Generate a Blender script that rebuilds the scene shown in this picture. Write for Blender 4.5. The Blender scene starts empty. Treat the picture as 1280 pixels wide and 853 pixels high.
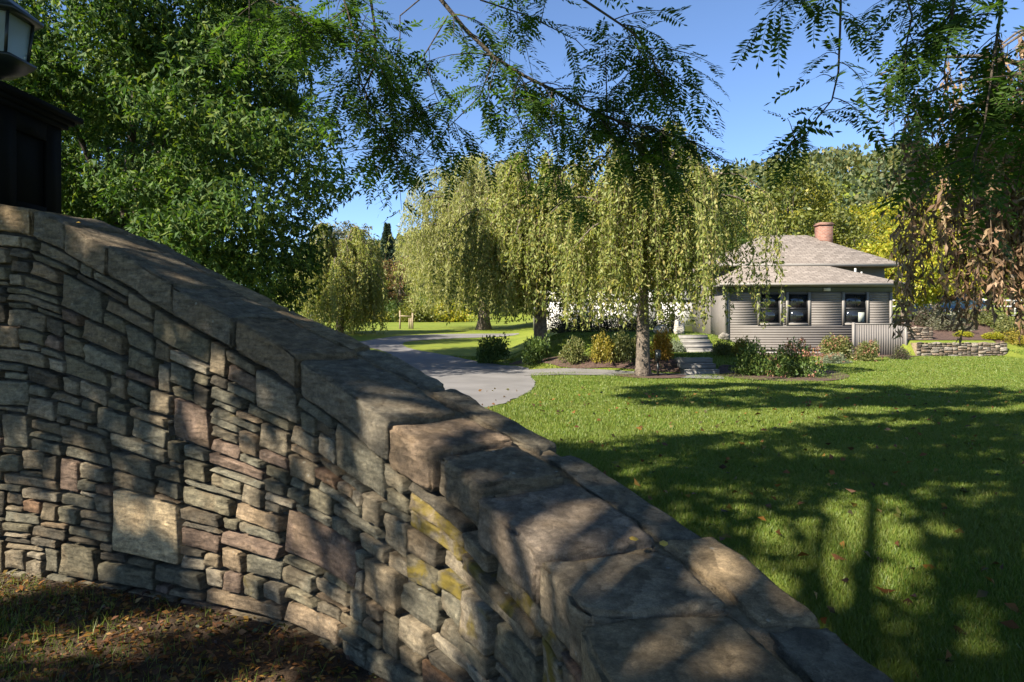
import bpy, bmesh, math, random
import numpy as np
from mathutils import Vector, noise as mnoise

# ------------------------------------------------------------------ camera, sky, sun, exposure
SC = bpy.context.scene
EYE = 1.6
F = 853.0            # focal length in photo pixels (photo 1280 x 853)
HORIZON = 402.0
cam_d = bpy.data.cameras.new('camera')
cam_d.sensor_width = 36.0
cam_d.lens = 36.0 * F / 1280.0
cam_d.shift_y = -(426.5 - HORIZON) / 1280.0
cam_d.clip_start = 0.05
cam_d.clip_end = 3000.0
cam = bpy.data.objects.new('camera', cam_d)
SC.collection.objects.link(cam)
cam.location = (0, 0, EYE)
cam.rotation_euler = (math.radians(90), 0, 0)
SC.camera = cam

SUN_AZ = math.radians(-128.0)     # measured from +Y towards +X
SUN_EL = math.radians(39.0)
SUN = Vector((math.sin(SUN_AZ) * math.cos(SUN_EL), math.cos(SUN_AZ) * math.cos(SUN_EL), math.sin(SUN_EL)))
world = bpy.data.worlds.new('World')
SC.world = world
world.use_nodes = True
wn = world.node_tree
sky = wn.nodes.new('ShaderNodeTexSky')
sky.sky_type = 'NISHITA'
sky.sun_disc = False
sky.sun_elevation = SUN_EL
sky.sun_rotation = SUN_AZ
sky.altitude = 3500.0
sky.air_density = 1.0
sky.dust_density = 0.0
sky.ozone_density = 4.0
bg = wn.nodes['Background']
bg.inputs['Strength'].default_value = 0.085
wn.links.new(sky.outputs[0], bg.inputs[0])
sun_d = bpy.data.lights.new('sun', 'SUN')
sun_d.energy = 5.0
sun_d.angle = math.radians(0.55)
sun_d.color = (1.0, 0.92, 0.78)
sun = bpy.data.objects.new('sun', sun_d)
SC.collection.objects.link(sun)
sun.rotation_euler = (-SUN).to_track_quat('-Z', 'Y').to_euler()
sun.location = (-20, -20, 30)
SC.view_settings.view_transform = 'Standard'
SC.view_settings.look = 'None'
SC.view_settings.exposure = 1.65
SC.view_settings.gamma = 1.0
SC.view_settings.use_curve_mapping = False
try:
    SC.cycles.max_bounces = 6
    SC.cycles.diffuse_bounces = 3
    SC.cycles.transmission_bounces = 4
    SC.cycles.transparent_max_bounces = 4
except Exception:
    pass

COL = SC.collection
R0 = np.random.default_rng(7)
random.seed(11)

# ------------------------------------------------------------------ helpers
def sm(x, a, b):
    t = np.clip((np.asarray(x, float) - a) / (b - a), 0, 1)
    return t * t * (3 - 2 * t)

class MB:
    """collects vertices and faces; build() links them as one mesh object"""
    def __init__(s):
        s.v = []; s.f = []; s.n = 0
    def add(s, verts, faces):
        verts = np.asarray(verts, float).reshape(-1, 3)
        if isinstance(faces, np.ndarray):
            s.f.append(faces + s.n)
        else:
            by = {}
            for f in faces: by.setdefault(len(f), []).append(f)
            for k in by: s.f.append(np.array(by[k], dtype=np.int64) + s.n)
        s.v.append(verts); s.n += len(verts)
        return s
    def box(s, x0, x1, y0, y1, z0, z1):
        v = [(x0,y0,z0),(x1,y0,z0),(x1,y1,z0),(x0,y1,z0),(x0,y0,z1),(x1,y0,z1),(x1,y1,z1),(x0,y1,z1)]
        f = [(0,3,2,1),(4,5,6,7),(0,1,5,4),(1,2,6,5),(2,3,7,6),(3,0,4,7)]
        return s.add(v, f)
    def tube(s, pts, rad, n=6, cap=True):
        pts = np.asarray(pts, float); m = len(pts)
        rad = np.broadcast_to(np.asarray(rad, float), (m,))
        t = np.gradient(pts, axis=0); t /= np.linalg.norm(t, axis=1)[:, None] + 1e-9
        ref = np.array([0.0, 0, 1.0])
        if abs(t[0] @ ref) > .9: ref = np.array([1.0, 0, 0])
        vs = []
        u = np.cross(t[0], ref); u /= np.linalg.norm(u)
        for i in range(m):
            u = u - t[i] * (u @ t[i]); u /= np.linalg.norm(u) + 1e-9
            w = np.cross(t[i], u)
            a = np.arange(n) / n * 2 * math.pi
            vs.append(pts[i] + rad[i] * (np.cos(a)[:, None] * u + np.sin(a)[:, None] * w))
        f = []
        for i in range(m - 1):
            for k in range(n):
                f.append((i*n+k, i*n+(k+1) % n, (i+1)*n+(k+1) % n, (i+1)*n+k))
        if cap:
            f.append(tuple(range(n))[::-1]); f.append(tuple((m-1)*n+k for k in range(n)))
        return s.add(np.concatenate(vs), f)
    def lathe(s, prof, c, n=12):
        """prof: (r, z) list"""
        vs = []
        for r, z in prof:
            for k in range(n):
                a = 2*math.pi*(k+.5)/n
                vs.append((c[0]+r*math.cos(a), c[1]+r*math.sin(a), c[2]+z))
        f = []
        for i in range(len(prof)-1):
            for k in range(n):
                f.append((i*n+k, i*n+(k+1) % n, (i+1)*n+(k+1) % n, (i+1)*n+k))
        f.append(tuple(range(n))[::-1]); f.append(tuple((len(prof)-1)*n+k for k in range(n)))
        return s.add(vs, f)
    def mesh(s, name, mat, smooth=False):
        v = np.concatenate(s.v); me = bpy.data.meshes.new(name)
        me.vertices.add(len(v)); me.vertices.foreach_set('co', v.astype(np.float32).ravel())
        nl = sum(f.size for f in s.f); nf = sum(len(f) for f in s.f)
        me.loops.add(nl); me.polygons.add(nf)
        me.loops.foreach_set('vertex_index', np.concatenate([f.ravel() for f in s.f]).astype(np.int32))
        tot = np.concatenate([np.full(len(f), f.shape[1]) for f in s.f])
        st = np.concatenate([[0], np.cumsum(tot)[:-1]])
        me.polygons.foreach_set('loop_start', st.astype(np.int32))
        me.polygons.foreach_set('loop_total', tot.astype(np.int32))
        if smooth: me.polygons.foreach_set('use_smooth', np.ones(nf, dtype=bool))
        me.update(calc_edges=True); me.validate()
        if mat: me.materials.append(mat)
        return me
    def build(s, name, mat, parent=None, smooth=False):
        return link(name, s.mesh(name, mat, smooth), parent)

def link(name, me, parent=None):
    o = bpy.data.objects.new(name, me); COL.objects.link(o)
    if parent is not None: o.parent = parent
    return o
def tag(o, label=None, cat=None, group=None, kind=None):
    if label: o['label'] = label
    if cat: o['category'] = cat
    if group: o['group'] = group
    if kind: o['kind'] = kind
    return o
def thing(name, label, cat, loc=(0,0,0), rz=0.0, group=None):
    o = bpy.data.objects.new(name, None); COL.objects.link(o)
    o.empty_display_size = .2
    o.location = loc; o.rotation_euler = (0, 0, rz)
    return tag(o, label, cat, group)
def kids(o): return [c for c in bpy.data.objects if c.parent == o]
def copy_tree(root, loc, rz=0.0, scale=1.0, label=None, group=None, mats=None, name=None):
    c = root.copy(); COL.objects.link(c)
    if name: c.name = name
    c.location = loc; c.rotation_euler = (0, 0, rz)
    c.scale = (scale,)*3 if isinstance(scale, (int, float)) else scale
    if label: c['label'] = label
    if group: c['group'] = group
    for ch in kids(root):
        k = ch.copy(); COL.objects.link(k); k.parent = c
        if mats:
            for key, m in mats.items():
                if ch.name.startswith(key):
                    k.material_slots[0].link = 'OBJECT'; k.material_slots[0].material = m
    return c

# ------------------------------------------------------------------ materials
def new_mat(name):
    m = bpy.data.materials.new(name); m.use_nodes = True
    nt = m.node_tree; nt.nodes.clear()
    out = nt.nodes.new('ShaderNodeOutputMaterial')
    return m, nt, out
def N(nt, typ, **kw):
    n = nt.nodes.new(typ)
    for k, v in kw.items():
        if k.startswith('i_'):
            key = k[2:]; key = int(key) if key.isdigit() else key.replace('_', ' ')
            n.inputs[key].default_value = v
        else: setattr(n, k, v)
    return n
def ramp(nt, fac, stops):
    r = nt.nodes.new('ShaderNodeValToRGB'); e = r.color_ramp.elements
    e[0].position, e[0].color = stops[0][0], (*stops[0][1], 1)
    e[1].position, e[1].color = stops[-1][0], (*stops[-1][1], 1)
    for p, c in stops[1:-1]:
        x = e.new(p); x.color = (*c, 1)
    if fac is not None: nt.links.new(fac, r.inputs[0])
    return r
def tex_noise(nt, vec, scale, detail=4, rough=.55, dist=0.0):
    n = N(nt, 'ShaderNodeTexNoise'); n.inputs['Scale'].default_value = scale
    n.inputs['Detail'].default_value = detail; n.inputs['Roughness'].default_value = rough
    n.inputs['Distortion'].default_value = dist
    if vec is not None: nt.links.new(vec, n.inputs['Vector'])
    return n
def mix(nt, a, b, fac, mode='MIX'):
    m = nt.nodes.new('ShaderNodeMix'); m.data_type = 'RGBA'; m.blend_type = mode
    for sock, val in ((m.inputs[6], a), (m.inputs[7], b), (m.inputs[0], fac)):
        if isinstance(val, (int, float)): sock.default_value = val
        elif isinstance(val, tuple): sock.default_value = (*val, 1)
        else: nt.links.new(val, sock)
    return m.outputs[2]
def bump(nt, h, strength=.5, dist=.02, prev=None):
    b = nt.nodes.new('ShaderNodeBump'); b.inputs['Strength'].default_value = strength
    b.inputs['Distance'].default_value = dist
    nt.links.new(h, b.inputs['Height'])
    if prev is not None: nt.links.new(prev, b.inputs['Normal'])
    return b.outputs[0]
def simple(name, col, rough=.6, var=.12, nscale=8.0, bmp=.0, bscale=40.0, metallic=0.0, spec=.3, bdist=.01):
    m, nt, out = new_mat(name)
    tc = N(nt, 'ShaderNodeTexCoord'); v = tc.outputs['Object']
    n = tex_noise(nt, v, nscale, 5)
    r = ramp(nt, n.outputs[0], [(.3, tuple(c*(1-var) for c in col)), (.7, tuple(min(1, c*(1+var)) for c in col))])
    p = N(nt, 'ShaderNodeBsdfPrincipled'); nt.links.new(r.outputs[0], p.inputs['Base Color'])
    p.inputs['Roughness'].default_value = rough; p.inputs['Metallic'].default_value = metallic
    p.inputs['Specular IOR Level'].default_value = spec
    if bmp:
        n2 = tex_noise(nt, v, bscale, 6)
        nt.links.new(bump(nt, n2.outputs[0], bmp, bdist), p.inputs['Normal'])
    nt.links.new(p.outputs[0], out.inputs[0])
    return m
def leaf_mat(name, cols, trans=.38, rough=.45, big=None):
    """cols: list of linear colours, one picked per leaf"""
    m, nt, out = new_mat(name)
    g = N(nt, 'ShaderNodeNewGeometry')
    k = len(cols)
    r = ramp(nt, g.outputs['Random Per Island'], [(i/(k-1), c) for i, c in enumerate(cols)])
    col = r.outputs[0]
    if big:   # slow change of hue through the crown
        tc = N(nt, 'ShaderNodeTexCoord')
        n = tex_noise(nt, tc.outputs['Object'], big[0], 2)
        rr = ramp(nt, n.outputs[0], [(.38, (0, 0, 0)), (.62, (1, 1, 1))])
        col = mix(nt, col, big[1], mix(nt, (0,0,0), rr.outputs[0], big[2]))
    p = N(nt, 'ShaderNodeBsdfPrincipled'); nt.links.new(col, p.inputs['Base Color'])
    p.inputs['Roughness'].default_value = rough; p.inputs['Specular IOR Level'].default_value = .35
    t = N(nt, 'ShaderNodeBsdfTranslucent')
    nt.links.new(mix(nt, col, (1.25, 1.3, .55), 1.0, 'MULTIPLY'), t.inputs[0])
    mx = N(nt, 'ShaderNodeMixShader'); mx.inputs[0].default_value = trans
    nt.links.new(p.outputs[0], mx.inputs[1]); nt.links.new(t.outputs[0], mx.inputs[2])
    nt.links.new(mx.outputs[0], out.inputs[0])
    return m

def stone_mat(name, scale=1.0, moss=True):
    m, nt, out = new_mat(name)
    tc = N(nt, 'ShaderNodeTexCoord'); oi = N(nt, 'ShaderNodeObjectInfo')
    mul = N(nt, 'ShaderNodeMath', operation='MULTIPLY'); mul.inputs[1].default_value = 91.0
    nt.links.new(oi.outputs['Random'], mul.inputs[0])
    va = N(nt, 'ShaderNodeVectorMath', operation='ADD')
    nt.links.new(tc.outputs['Object'], va.inputs[0]); nt.links.new(mul.outputs[0], va.inputs[1])
    v = va.outputs[0]
    st = N(nt, 'ShaderNodeMapping'); st.inputs['Scale'].default_value = (1, 1, 3.6)
    nt.links.new(v, st.inputs[0])
    n1 = tex_noise(nt, st.outputs[0], 9*scale, 10, .70, .15)
    n2 = tex_noise(nt, v, 38*scale, 8, .75)
    n3 = tex_noise(nt, v, 3.2*scale, 3, .5, .6)
    n4 = tex_noise(nt, v, 210*scale, 3, .7)
    vd = N(nt, 'ShaderNodeVectorMath', operation='MULTIPLY_ADD'); vd.inputs[1].default_value = (.05, .05, .05)
    nt.links.new(n2.outputs['Color'], vd.inputs[0]); nt.links.new(st.outputs[0], vd.inputs[2])
    ch = N(nt, 'ShaderNodeTexVoronoi'); ch.inputs['Scale'].default_value = 11*scale; nt.links.new(vd.outputs[0], ch.inputs['Vector'])
    base = oi.outputs['Color']
    r1 = ramp(nt, n1.outputs[0], [(.32, (.5, .5, .5)), (.5, (1, 1, 1)), (.70, (1.5, 1.46, 1.38))])
    c = mix(nt, base, r1.outputs[0], .9, 'MULTIPLY')
    r3 = ramp(nt, n3.outputs[0], [(.52, (0, 0, 0)), (.66, (1, 1, 1))])
    c = mix(nt, c, (.17, .12, .07), mix(nt, (0, 0, 0), r3.outputs[0], .45))       # warm iron stain
    r2 = ramp(nt, n2.outputs[0], [(.36, (.62, .62, .62)), (.5, (.98, .98, .98)), (.64, (1.38, 1.36, 1.32))])
    c = mix(nt, c, r2.outputs[0], .85, 'MULTIPLY')
    r4 = ramp(nt, n4.outputs[0], [(.38, (.75, .75, .75)), (.62, (1.25, 1.25, 1.25))])
    c = mix(nt, c, r4.outputs[0], .6, 'MULTIPLY')
    if moss:
        # pale lichen flecks
        vo = N(nt, 'ShaderNodeTexVoronoi'); vo.inputs['Scale'].default_value = 16*scale
        nt.links.new(v, vo.inputs['Vector'])
        rv = ramp(nt, vo.outputs['Distance'], [(.07, (1, 1, 1)), (.15, (0, 0, 0))])
        n5 = tex_noise(nt, v, 4.5*scale, 2)
        r5 = ramp(nt, n5.outputs[0], [(.55, (0, 0, 0)), (.63, (1, 1, 1))])
        c = mix(nt, c, (.36, .36, .31), mix(nt, (0, 0, 0), mix(nt, rv.outputs[0], r5.outputs[0], 1.0, 'MULTIPLY'), .55))
        # yellow lichen where the stone carries it (object alpha < 1)
        inv = N(nt, 'ShaderNodeMath', operation='SUBTRACT'); inv.inputs[0].default_value = 1.0
        nt.links.new(oi.outputs['Alpha'], inv.inputs[1])
        n6 = tex_noise(nt, v, 9*scale, 5, .6, .5)
        ad = N(nt, 'ShaderNodeMath', operation='ADD'); nt.links.new(n6.outputs[0], ad.inputs[0]); nt.links.new(inv.outputs[0], ad.inputs[1])
        r6 = ramp(nt, ad.outputs[0], [(.86, (0, 0, 0)), (1.06, (1, 1, 1))])
        c = mix(nt, c, (.17, .125, .018), mix(nt, (0,0,0), r6.outputs[0], .85))
    p = N(nt, 'ShaderNodeBsdfPrincipled'); nt.links.new(c, p.inputs['Base Color'])
    p.inputs['Roughness'].default_value = .88; p.inputs['Specular IOR Level'].default_value = .12
    b = bump(nt, ch.outputs['Distance'], .8, .022/scale)
    b = bump(nt, n1.outputs[0], .9, .030/scale, b)
    b = bump(nt, n2.outputs[0], .9, .014/scale, b)
    b = bump(nt, n4.outputs[0], .7, .004/scale, b)
    nt.links.new(b, p.inputs['Normal'])
    nt.links.new(p.outputs[0], out.inputs[0])
    return m

def lawn_mat(name, a, b, c, bs=30.0):
    m, nt, out = new_mat(name)
    tc = N(nt, 'ShaderNodeTexCoord'); v = tc.outputs['Object']
    n1 = tex_noise(nt, v, .35, 4); n2 = tex_noise(nt, v, 6.0, 6, .7); n3 = tex_noise(nt, v, bs, 6, .75)
    col = mix(nt, a, b, ramp(nt, n1.outputs[0], [(.35, (0,0,0)), (.65, (1,1,1))]).outputs[0])
    col = mix(nt, col, c, mix(nt, (0,0,0), ramp(nt, n2.outputs[0], [(.5, (0,0,0)), (.75, (1,1,1))]).outputs[0], .6))
    col = mix(nt, col, ramp(nt, n3.outputs[0], [(.3, (.45,.5,.45)), (.7, (1.5,1.45,1.4))]).outputs[0], .8, 'MULTIPLY')
    p = N(nt, 'ShaderNodeBsdfPrincipled'); nt.links.new(col, p.inputs['Base Color'])
    p.inputs['Roughness'].default_value = .75; p.inputs['Specular IOR Level'].default_value = .15
    nt.links.new(bump(nt, n3.outputs[0], .9, .05), p.inputs['Normal'])
    nt.links.new(p.outputs[0], out.inputs[0])
    return m

M = {}
M['lawn'] = lawn_mat('lawn_green', (.13, .174, .022), (.175, .203, .030), (.215, .208, .045))
M['litter_ground'] = simple('leaf_litter_ground', (.045, .027, .014), .9, .6, 14, .8, 60, bdist=.02)
M['blade'] = leaf_mat('grass_blade', [(.056, .105, .013), (.097, .16, .018), (.135, .185, .024), (.19, .19, .05)], .32, .5, (.9, (.145,.17,.035), .45))
M['asphalt'] = simple('drive_asphalt', (.145, .137, .132), .9, .2, .8, .5, 90, bdist=.006)
M['mulch'] = simple('mulch', (.075, .045, .035), .95, .5, 12, .9, 30, bdist=.03)
M['concrete'] = simple('step_stone', (.20, .19, .178), .8, .16, 5, .3, 60)
M['stone'] = stone_mat('field_stone')
M['stone_far'] = stone_mat('retaining_stone', .5, False)
M['mortar'] = simple('mortar', (.20, .155, .10), .95, .45, 22, .9, 120, spec=.05, bdist=.02)
M['core'] = simple('wall_core', (.05, .045, .038), .95, .3, 14, .6, 50)
M['bark'] = simple('bark_grey', (.115, .092, .072), .9, .6, 9, .9, 22, bdist=.05)
M['bark_dark'] = simple('bark_dark', (.055, .043, .032), .9, .4, 9, .9, 22, bdist=.05)
M['twig'] = simple('twig', (.20, .15, .10), .85, .3, 6)
M['black_paint'] = simple('black_painted_wood', (.005, .005, .0045), .8, .2, 6, .15, 70, spec=.06)
M['black_metal'] = simple('black_metal', (.012, .016, .016), .4, .2, 6, metallic=.0, spec=.4)
def glass_mat(name, tint, rough):
    m, nt, out = new_mat(name)
    p = N(nt, 'ShaderNodeBsdfPrincipled'); p.inputs['Base Color'].default_value = (*tint, 1)
    p.inputs['Roughness'].default_value = rough; p.inputs['Specular IOR Level'].default_value = .6
    p.inputs['Transmission Weight'].default_value = .55
    nt.links.new(p.outputs[0], out.inputs[0]); return m
M['lantern_glass'] = glass_mat('frosted_lantern_glass', (.22, .27, .24), .4)
M['win_glass'] = simple('window_glass', (.012, .014, .016), .06, .2, 2, spec=.7)

# foliage
M['hickory'] = leaf_mat('hickory_leaves', [(.022,.055,.010), (.035,.08,.013), (.05,.10,.016), (.08,.135,.02), (.13,.16,.028)], .38, .7)
M['locust'] = leaf_mat('locust_leaves', [(.03,.07,.012), (.05,.10,.016), (.075,.13,.022)], .58, .55)
M['cherry'] = leaf_mat('weeping_leaves', [(.12,.165,.045), (.19,.225,.065), (.26,.285,.09), (.31,.305,.095), (.34,.27,.09)], .46, .5, (.5, (.22,.25,.06), .5))
M['willow'] = leaf_mat('willow_leaves', [(.24,.26,.09), (.32,.32,.115), (.38,.36,.13)], .46, .5, (.18, (.24,.26,.10), .5))
M['brown_leaf'] = leaf_mat('dried_leaves', [(.08,.045,.026), (.16,.095,.05), (.25,.15,.085), (.33,.22,.13), (.12,.12,.04)], .25, .6)
M['yellow_tree'] = leaf_mat('yellowing_leaves', [(.19,.19,.02), (.28,.25,.026), (.36,.28,.028), (.17,.20,.026)], .3, .5, (.25, (.09,.12,.018), .7))
M['olive_tree'] = leaf_mat('olive_leaves', [(.11,.13,.02), (.16,.165,.026), (.21,.19,.028)], .3, .5, (.25, (.06,.085,.018), .7))
M['green_tree'] = leaf_mat('green_leaves', [(.045,.085,.018), (.07,.115,.022), (.10,.135,.025)], .3, .5)
M['lime_tree'] = leaf_mat('lime_leaves', [(.18,.23,.02), (.27,.29,.026), (.34,.32,.028), (.38,.28,.02)], .35, .5)
M['rust_tree'] = leaf_mat('rust_leaves', [(.20,.09,.04), (.16,.10,.04), (.10,.10,.03)], .3, .5)
M['grey_tree'] = leaf_mat('grey_green_leaves', [(.10,.11,.07), (.14,.14,.09), (.17,.155,.11)], .3, .5)
M['conifer'] = leaf_mat('conifer_needles', [(.025,.05,.03), (.04,.065,.04), (.05,.075,.045)], .15, .5)
M['hill_wood'] = leaf_mat('hill_wood_leaves', [(.05,.075,.03), (.075,.095,.03), (.11,.115,.03), (.16,.13,.03)], .2, .6, (.03, (.045,.07,.035), .6))
M['shrub_dark'] = leaf_mat('dark_shrub_leaves', [(.045,.085,.018), (.075,.12,.025), (.12,.155,.035)], .3, .5)
M['shrub_olive'] = leaf_mat('olive_shrub_leaves', [(.08,.11,.03), (.13,.14,.045), (.19,.18,.06)], .3, .5)
M['shrub_gold'] = leaf_mat('gold_shrub_leaves', [(.17,.17,.03), (.24,.20,.03), (.28,.20,.03)], .3, .5)
M['shrub_orange'] = leaf_mat('orange_shrub_leaves', [(.30,.15,.015), (.36,.19,.015), (.22,.17,.03)], .3, .5)
M['shrub_purple'] = leaf_mat('purple_shrub_leaves', [(.06,.05,.035), (.05,.065,.03), (.10,.06,.05)], .25, .5)
M['flower_pink'] = leaf_mat('faded_pink_blooms', [(.28,.12,.085), (.34,.17,.11), (.22,.12,.07)], .25, .7)
M['silver_plant'] = leaf_mat('silver_plant', [(.15,.18,.11), (.20,.23,.16)], .25, .6)
M['litter'] = leaf_mat('fallen_leaves', [(.035,.018,.01), (.08,.034,.014), (.14,.055,.018), (.20,.085,.02), (.22,.13,.025), (.06,.08,.016), (.05,.026,.013)], .2, .6)

# ------------------------------------------------------------------ terrain
def gz(x, y):
    x = np.asarray(x, float); y = np.asarray(y, float)
    z = .03 * np.log1p(np.exp(np.clip((y - 28) * .8, -40, 40))) / .8
    z = np.minimum(z, 1.9 + .004 * (y - 90))
    terr = .46 * sm(y, 20.9, 22.6) + .62 * sm(y, 24.9, 26.4)
    z = z + terr * sm(x, -.5, 2.5) * (1 - sm(x, 7.6, 10.4)) * (1 - .75 * sm(y, 34, 46))
    inner = (x > 17.45) & (x < 21.8)
    z = z + np.where(inner, .66 * (y > 30.25), .66 * sm(x, 21.79, 21.8) * sm(y, 27.5, 33))
    z = z + .75 * sm(x, 17.4, 17.5) * sm(y, 30.6, 37.0)
    hill = 54 * sm(y, 95, 300) * sm(x, -150, 170) + 8 * sm(y, 90, 300)
    return z + hill
def cam_ray(px, py): return np.array([(px - 640) / F, 1.0, -(py - HORIZON) / F])
def at(px, py, d):
    r = cam_ray(px, py); return np.array([r[0]*d, d, EYE + r[2]*d])
def ground_px(px, py):
    r = cam_ray(px, py); lo = 2.0
    for d in np.arange(2.0, 140.0, .05):
        if EYE + r[2]*d <= gz(r[0]*d, d): lo = d; break
    return r[0]*lo, lo

xs = np.concatenate([[-1500,-700,-350,-200,-120,-80,-60], np.arange(-45, 45.1, .5), [50,60,80,110,150,200,260,350,700,1500]])
ys = np.concatenate([[-600,-200,-80,-40,-20,-10], np.arange(-6, 62.1, .5), [66,72,80,90,100,115,130,150,175,200,225,250,275,300,350,500,900,1800]])
X, Y = np.meshgrid(xs, ys)
Z = gz(X, Y)
mb = MB(); nx = len(xs); ny = len(ys)
i, j = np.meshgrid(np.arange(nx-1), np.arange(ny-1))
q = (j*nx + i).ravel()
mb.add(np.stack([X.ravel(), Y.ravel(), Z.ravel()], 1), np.stack([q, q+1, q+nx+1, q+nx], 1))
tag(mb.build('lawn', M['lawn'], None, True), kind='structure')

def sheet(name, poly, mat, lift, cut=.5):
    bm = bmesh.new()
    vs = [bm.verts.new((p[0], p[1], 0)) for p in poly]
    bm.faces.new(vs)
    x0, x1 = min(p[0] for p in poly), max(p[0] for p in poly)
    y0, y1 = min(p[1] for p in poly), max(p[1] for p in poly)
    for k in np.arange(math.ceil(x0/cut)*cut, x1, cut):
        bmesh.ops.bisect_plane(bm, geom=bm.verts[:]+bm.edges[:]+bm.faces[:], plane_co=(k,0,0), plane_no=(1,0,0))
    for k in np.arange(math.ceil(y0/cut)*cut, y1, cut):
        bmesh.ops.bisect_plane(bm, geom=bm.verts[:]+bm.edges[:]+bm.faces[:], plane_co=(0,k,0), plane_no=(0,1,0))
    bmesh.ops.triangulate(bm, faces=bm.faces[:])
    for v in bm.verts: v.co.z = float(gz(v.co.x, v.co.y)) + lift
    bmesh.ops.recalc_face_normals(bm, faces=bm.faces[:])
    if sum(f.normal.z for f in bm.faces) < 0: bmesh.ops.reverse_faces(bm, faces=bm.faces[:])
    me = bpy.data.meshes.new(name); bm.to_mesh(me); bm.free(); me.materials.append(mat)
    return tag(link(name, me), kind='structure')
def smooth_poly(pts, n=4, closed=True):
    P = np.asarray(pts, float); m = len(P); out = []
    for k in range(m):
        a, b, c, d = P[k-1], P[k], P[(k+1) % m], P[(k+2) % m]
        for t in np.arange(n)/n:
            out.append(.5*((2*b)+(-a+c)*t+(2*a-5*b+4*c-d)*t*t+(-a+3*b-3*c+d)*t**3))
    return out
GP = lambda L: [ground_px(*p) for p in L]
drive = GP([(612,510),(642,500),(664,489),(669,479),(662,470),(662,464),(640,458),(600,453),(560,445),(520,438),(504,432),(512,427),(560,424),
            (640,420),(640,417.4),(560,418),(500,420.5),(460,426),(436,431),(470,437),(490,445),(500,455),(497,463),(480,470)])
drive += [(-7.5,16),(-11,10.5),(-14,7.5),(-13,5.6),(-8,6.4),(-4.2,8.2),(-2,10.2)]
jit = [(p[0]+.035*math.sin(k*2.3)+.02*math.sin(k*5.1), p[1]+.05*math.sin(k*1.7+1)) for k, p in enumerate(smooth_poly(drive, 8))]
sheet('driveway', jit, M['asphalt'], .02)
walk = GP([(655,463.5),(700,462),(760,463.5),(800,466),(860,469),(905,471.5),(905,475),(860,474),(800,472),(760,470.5),(700,469.5),(655,471)])
sheet('walkway', walk, M['asphalt'], .028)
sheet('mulch_bed', smooth_poly(GP([(636,457),(700,459.5),(760,461),(805,463.5),(856,467),(858,453),(800,449),(730,447),(660,450)]), 3), M['mulch'], .03)
sheet('mulch_bed', smooth_poly(GP([(897,470.5),(930,475),(985,478),(1040,477),(1062,471),(1035,464),(980,460.5),(925,459),(899,460)]), 3), M['mulch'], .03)
TA = np.array([3.78, 19.7])
ring = [(TA[0] + .25 + 1.0*math.cos(a)*(1+.08*math.sin(3*a)), TA[1] + .9*math.sin(a)) for a in np.arange(0, 6.28, .3)]
sheet('mulch_bed', ring, M['mulch'], .036)
sheet('mulch_bed', [(10,31.6),(10.2,30.6),(13,29.9),(15.5,29.2),(17.2,29.4),(17.9,30.0),(17.4,30.15),(17.4,31.6)], M['mulch'], .03)
sheet('mulch_bed', [(17.5,30.6),(21.6,30.6),(23.5,32),(24.5,36),(22,38),(17.6,38)], M['mulch'], .03)
sheet('leaf_litter', smooth_poly([(-6.5,5.0),(-4,4.75),(-2.2,4.25),(-1.2,3.85),(-.6,3.4),(-.1,2.8),(.2,2.2),(.4,1.4),(.6,.5),(-.5,-.8),(-4,-.5),(-7,2)], 3), M['litter_ground'], .012)

# ------------------------------------------------------------------ the foreground stone wall
WP = np.array([(-5.6,4.62),(-4.4,4.52),(-3.3,4.34),(-2.32,4.04),(-1.48,3.71),(-.98,3.42),(-.54,2.98),(-.255,2.68),(-.10,2.44),(.075,2.13),(.19,1.76),(.27,1.35),(.40,.8),(.62,.1),(.9,-.6)])
HX = [-6,-3.3,-3.01,-2.71,-2.32,-1.91,-1.48,-1.07,-.524,-.239,-.09,.085,.206,.27,.40,.9]
HZ = [2.35,2.35,2.315,2.20,2.01,1.795,1.605,1.415,1.165,1.055,.985,.905,.845,.80,.77,.74]
def catmull(P, n=24):
    Q = np.vstack([2*P[0]-P[1], P, 2*P[-1]-P[-2]]); out = []
    for k in range(1, len(Q)-2):
        a, b, c, d = Q[k-1:k+3]
        for t in np.arange(n)/n:
            out.append(.5*((2*b)+(-a+c)*t+(2*a-5*b+4*c-d)*t*t+(-a+3*b-3*c+d)*t**3))
    out.append(P[-1]); return np.array(out)
WC = catmull(WP); WS = np.r_[0, np.cumsum(np.linalg.norm(np.diff(WC, axis=0), axis=1))]; WL = WS[-1]
WT = np.gradient(WC, WS, axis=0)
# smoothed tangents so that thick stones do not fan
ker = np.ones(31)/31
WT = np.stack([np.convolve(np.pad(WT[:, k], 15, 'edge'), ker, 'valid') for k in (0, 1)], 1)
WT /= np.linalg.norm(WT, axis=1)[:, None]
def wall_at(s):
    p = np.array([np.interp(s, WS, WC[:, 0]), np.interp(s, WS, WC[:, 1])])
    t = np.array([np.interp(s, WS, WT[:, 0]), np.interp(s, WS, WT[:, 1])]); t /= np.linalg.norm(t)
    return p, t, np.array([t[1], -t[0]])      # outward (towards the camera side) normal
def wall_h(s):
    return float(np.interp(np.interp(s, WS, WC[:, 0]), HX, HZ))
WIDTH = .59
COPE = .155
# outward normal must point to the camera side
_p, _t, _n = wall_at(WL*.4)
NS = 1.0 if _n @ (-_p) > 0 else -1.0
def wpos(s, out, z):
    p, t, n = wall_at(s); q = p + n*NS*out
    return (q[0], q[1], z)
def face_h(s): return max(.25, wall_h(s) - COPE)

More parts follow.
